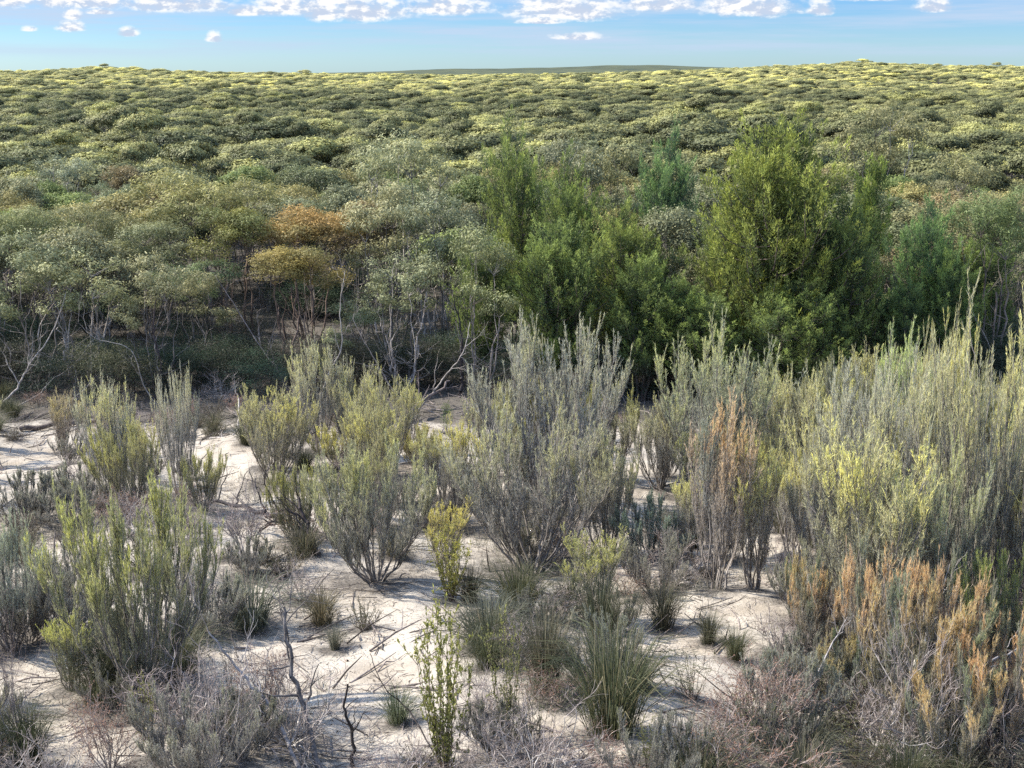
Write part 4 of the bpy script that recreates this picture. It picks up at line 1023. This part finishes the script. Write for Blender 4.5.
fl = [t for t in THINGS if t['label'] is None and t['noun'] not in ('mallee', 'understorey bush')]
named = [t for t in THINGS if t['label'] and t['y'] < 40]
SHORT = {}
marks2 = [(548, 420, 'tallest grey broombush'), (706, 430, 'broad yellow-green broombush'), (716, 500, 'orange-brown broombush'), (318, 400, 'tall yellow-plumed broombush'), (376, 520, 'vase-shaped broombush'), (118, 440, 'left pair of broombushes'),
          (140, 600, 'large green broombush'), (12, 590, 'left-edge broombush'), (870, 470, 'huge pale grey broombush'), (985, 470, 'right-edge yellow broombush'), (612, 670, 'largest sedge'), (446, 680, 'tall yellow-leaved shrub'),
          (915, 660, 'orange thicket'), (802, 420, 'white-leaved gum sapling'), (310, 720, 'dark leaning trunk'), (215, 540, 'curved black trunk'), (990, 610, 'fresh green broombush'), (663, 600, 'grey sedge right of centre')]
def place2(t):
    py = (t['pt'] + t['pb']) / 2
    a, b, nme = min(marks2, key=lambda m_: (m_[0] - t['px']) ** 2 + (m_[1] - py) ** 2)
    dx = t['px'] - a; dy = t['pb'] - b
    far_ = math.hypot(dx, py - b) > 90
    if t['px'] < -5: return 'beyond the left edge'
    if t['px'] > 1030: return 'beyond the right edge'
    rel = ('right of' if dx > 0 else 'left of') if abs(dx) > abs(py - b) * 1.0 else ('in front of' if py > b else 'behind')
    return ('well ' if far_ and rel.endswith('of') and 'front' not in rel else '') + rel + ' the ' + nme
relabel(fl, lambda t: ('tall ' if t['h'] > 1.9 else '') + t['look'] + ' ' + t['noun'], place2)
# clear what the camera cannot see from the out-of-frame fillers is kept: they stand beside the view

# ------------------------------------------------------------------ light and sky
SUN_EL, SUN_AZ = 40.0, -77.0     # azimuth from +Y (view direction) towards -X: low sun on the left, a little beyond
sd_ = bpy.data.lights.new('sun', 'SUN'); sd_.energy = 3.8; sd_.angle = R(1.2); sd_.color = (1.0, .94, .84)
so = bpy.data.objects.new('sun', sd_); col.objects.link(so)
sv = A(math.cos(R(SUN_EL)) * math.sin(R(SUN_AZ)), math.cos(R(SUN_EL)) * math.cos(R(SUN_AZ)), math.sin(R(SUN_EL)))
from mathutils import Vector
so.rotation_euler = Vector(sv).to_track_quat('Z', 'Y').to_euler()
so.location = (-30, 0, 40)
w = bpy.data.worlds.new('World'); scene.world = w; w.use_nodes = True
nt = w.node_tree; N, L = nt.nodes, nt.links; N.clear()
wo = N.new('ShaderNodeOutputWorld'); bg = N.new('ShaderNodeBackground'); bg.inputs['Strength'].default_value = .15
sky = N.new('ShaderNodeTexSky'); sky.sky_type = 'NISHITA'; sky.sun_disc = False; sky.sun_elevation = R(SUN_EL); sky.sun_rotation = R(SUN_AZ) 
sky.air_density = 1.0; sky.dust_density = .4; sky.ozone_density = 2.5; sky.altitude = 100
tc = N.new('ShaderNodeTexCoord'); sx = N.new('ShaderNodeSeparateXYZ'); L.new(tc.outputs['Generated'], sx.inputs[0])
X_, Y_, Z_ = sx.outputs
u = math_('DIVIDE', X_, math_('MAXIMUM', Y_, .05)); v = math_('DIVIDE', Z_, math_('MAXIMUM', math_('SQRT', math_('ADD', math_('MULTIPLY', X_, X_), math_('MULTIPLY', Y_, Y_))), .01))
def cvec(a, b, c=0.0):
    n = N.new('ShaderNodeCombineXYZ')
    for i, s in enumerate((a, b, c)):
        if isinstance(s, (int, float)): n.inputs[i].default_value = s
        else: L.new(s, n.inputs[i])
    return n.outputs[0]
def wnoise(vec, scale, det=6, rough=.6):
    n = N.new('ShaderNodeTexNoise'); n.inputs['Scale'].default_value = scale; n.inputs['Detail'].default_value = det; n.inputs['Roughness'].default_value = rough
    L.new(vec, n.inputs['Vector']); return n.outputs['Fac']
def mrange(v_, a, b, c=0., d=1.):
    n = N.new('ShaderNodeMapRange'); n.interpolation_type = 'SMOOTHSTEP'; n.inputs[1].default_value = a; n.inputs[2].default_value = b; n.inputs[3].default_value = c; n.inputs[4].default_value = d
    L.new(v_, n.inputs[0]); return n.outputs[0]
hv = lambda py: -math.tan(math.atan((py - 384) / F_PX) + PITCH)
hu = lambda px: (px - 512) / F_PX / math.cos(PITCH) * .985
CL = [(20, -1, 60, 13), (105, 0, 60, 12), (95, 16, 9, 7), (92, 28, 14, 6), (145, 33, 11, 5), (228, 37, 8, 6), (263, 11, 20, 6), (195, 1, 55, 13), (300, 3, 40, 14), (360, 4, 62, 18), (450, 3, 45, 13),
      (562, 5, 60, 16), (575, 36, 26, 4), (655, 0, 34, 12), (737, 3, 52, 15), (804, 8, 13, 9), (912, 6, 18, 9), (52, 31, 8, 3), (540, 20, 30, 4), (120, 14, 12, 3), (860, -4, 40, 8)]
wv = cvec(u, math_('MULTIPLY', v, 1.9))
n1 = wnoise(wv, 60, 6, .62)
best = None; shade = None
for (a, b, c, d) in CL:
    du = math_('MULTIPLY', math_('SUBTRACT', u, hu(a)), F_PX / (c * 1.15)); dv = math_('SUBTRACT', v, hv(b + d * .5))
    up_ = math_('MULTIPLY', dv, F_PX / (d * 1.6))
    dn = math_('MULTIPLY', dv, F_PX / (d * .55))
    vv = math_('MAXIMUM', up_, math_('MULTIPLY', dn, -1))
    q = math_('SUBTRACT', 1.0, math_('ADD', math_('MULTIPLY', du, du), math_('MULTIPLY', vv, vv)))
    q = math_('MAXIMUM', q, -1.0)
    best = q if best is None else math_('MAXIMUM', best, q)
    s_ = math_('MULTIPLY', math_('GREATER_THAN', q, -.3), up_)
    shade = s_ if shade is None else math_('MAXIMUM', shade, s_)
dens = mrange(math_('ADD', best, math_('MULTIPLY_ADD', n1, 2.2, -1.0)), .0, 1.1)
ptop = cvec(math_('DIVIDE', X_, math_('MAXIMUM', Z_, .02)), math_('DIVIDE', Y_, math_('MAXIMUM', Z_, .02)))
high = math_('MULTIPLY', mrange(wnoise(ptop, 1.4, 7, .6), .5, .68), mrange(v, .075, .16))
dens = math_('MAXIMUM', dens, high)
n2 = wnoise(cvec(math_('ADD', u, .003), math_('MULTIPLY_ADD', v, 1.9, -.006)), 60, 6, .62)
relief = math_('SUBTRACT', n1, n2)
lightf = mrange(math_('ADD', math_('MULTIPLY', shade, .55), math_('MULTIPLY', relief, 5.0)), -.3, .55)
def wmix(f, a, b):
    n = N.new('ShaderNodeMix'); n.data_type = 'RGBA'
    for s, q in ((0, f), (6, a), (7, b)):
        if isinstance(q, (int, float)): n.inputs[s].default_value = q
        elif isinstance(q, tuple): n.inputs[s].default_value = (*q, 1)
        else: L.new(q, n.inputs[s])
    return n.outputs[2]
ccol = wmix(lightf, (1.65, 1.9, 2.35), (2.9, 2.9, 2.9))
tint = N.new('ShaderNodeMix'); tint.data_type = 'RGBA'; tint.blend_type = 'MULTIPLY'; tint.inputs[0].default_value = 1
L.new(sky.outputs[0], tint.inputs[6]); L.new(wmix(mrange(v, .05, .25), wmix(mrange(v, -.01, .06), (.28, .40, .56), (.15, .275, .49)), (.8, .92, 1.1)), tint.inputs[7])
streak = math_('MULTIPLY', mrange(wnoise(cvec(math_('MULTIPLY', u, 2.0), math_('MULTIPLY', v, 38)), 1.6, 5, .6), .38, .66), mrange(v, .006, .02))
streak = math_('MULTIPLY', streak, .9)
s1 = wmix(streak, tint.outputs[2], (1.6, 1.95, 2.5))
s2 = wmix(dens, s1, ccol)
L.new(s2, bg.inputs[0]); L.new(bg.outputs[0], wo.inputs[0])

# ------------------------------------------------------------------ camera and render settings
cd = bpy.data.cameras.new('camera'); cam = bpy.data.objects.new('camera', cd); col.objects.link(cam); scene.camera = cam
cam.location = (0, 0, CAM_Z); cam.rotation_euler = (PI / 2 - PITCH, 0, 0)
cd.sensor_width = 36; cd.lens = F_PX / 1024 * 36; cd.clip_end = 30000; cd.clip_start = .1
scene.view_settings.view_transform = 'Standard'; scene.view_settings.look = 'None'; scene.view_settings.exposure = 1.28; scene.view_settings.gamma = 1
scene.render.engine = 'CYCLES'
cy_ = scene.cycles
cy_.max_bounces = 5; cy_.diffuse_bounces = 2; cy_.glossy_bounces = 2; cy_.transmission_bounces = 3; cy_.transparent_max_bounces = 4
cy_.use_denoising = False
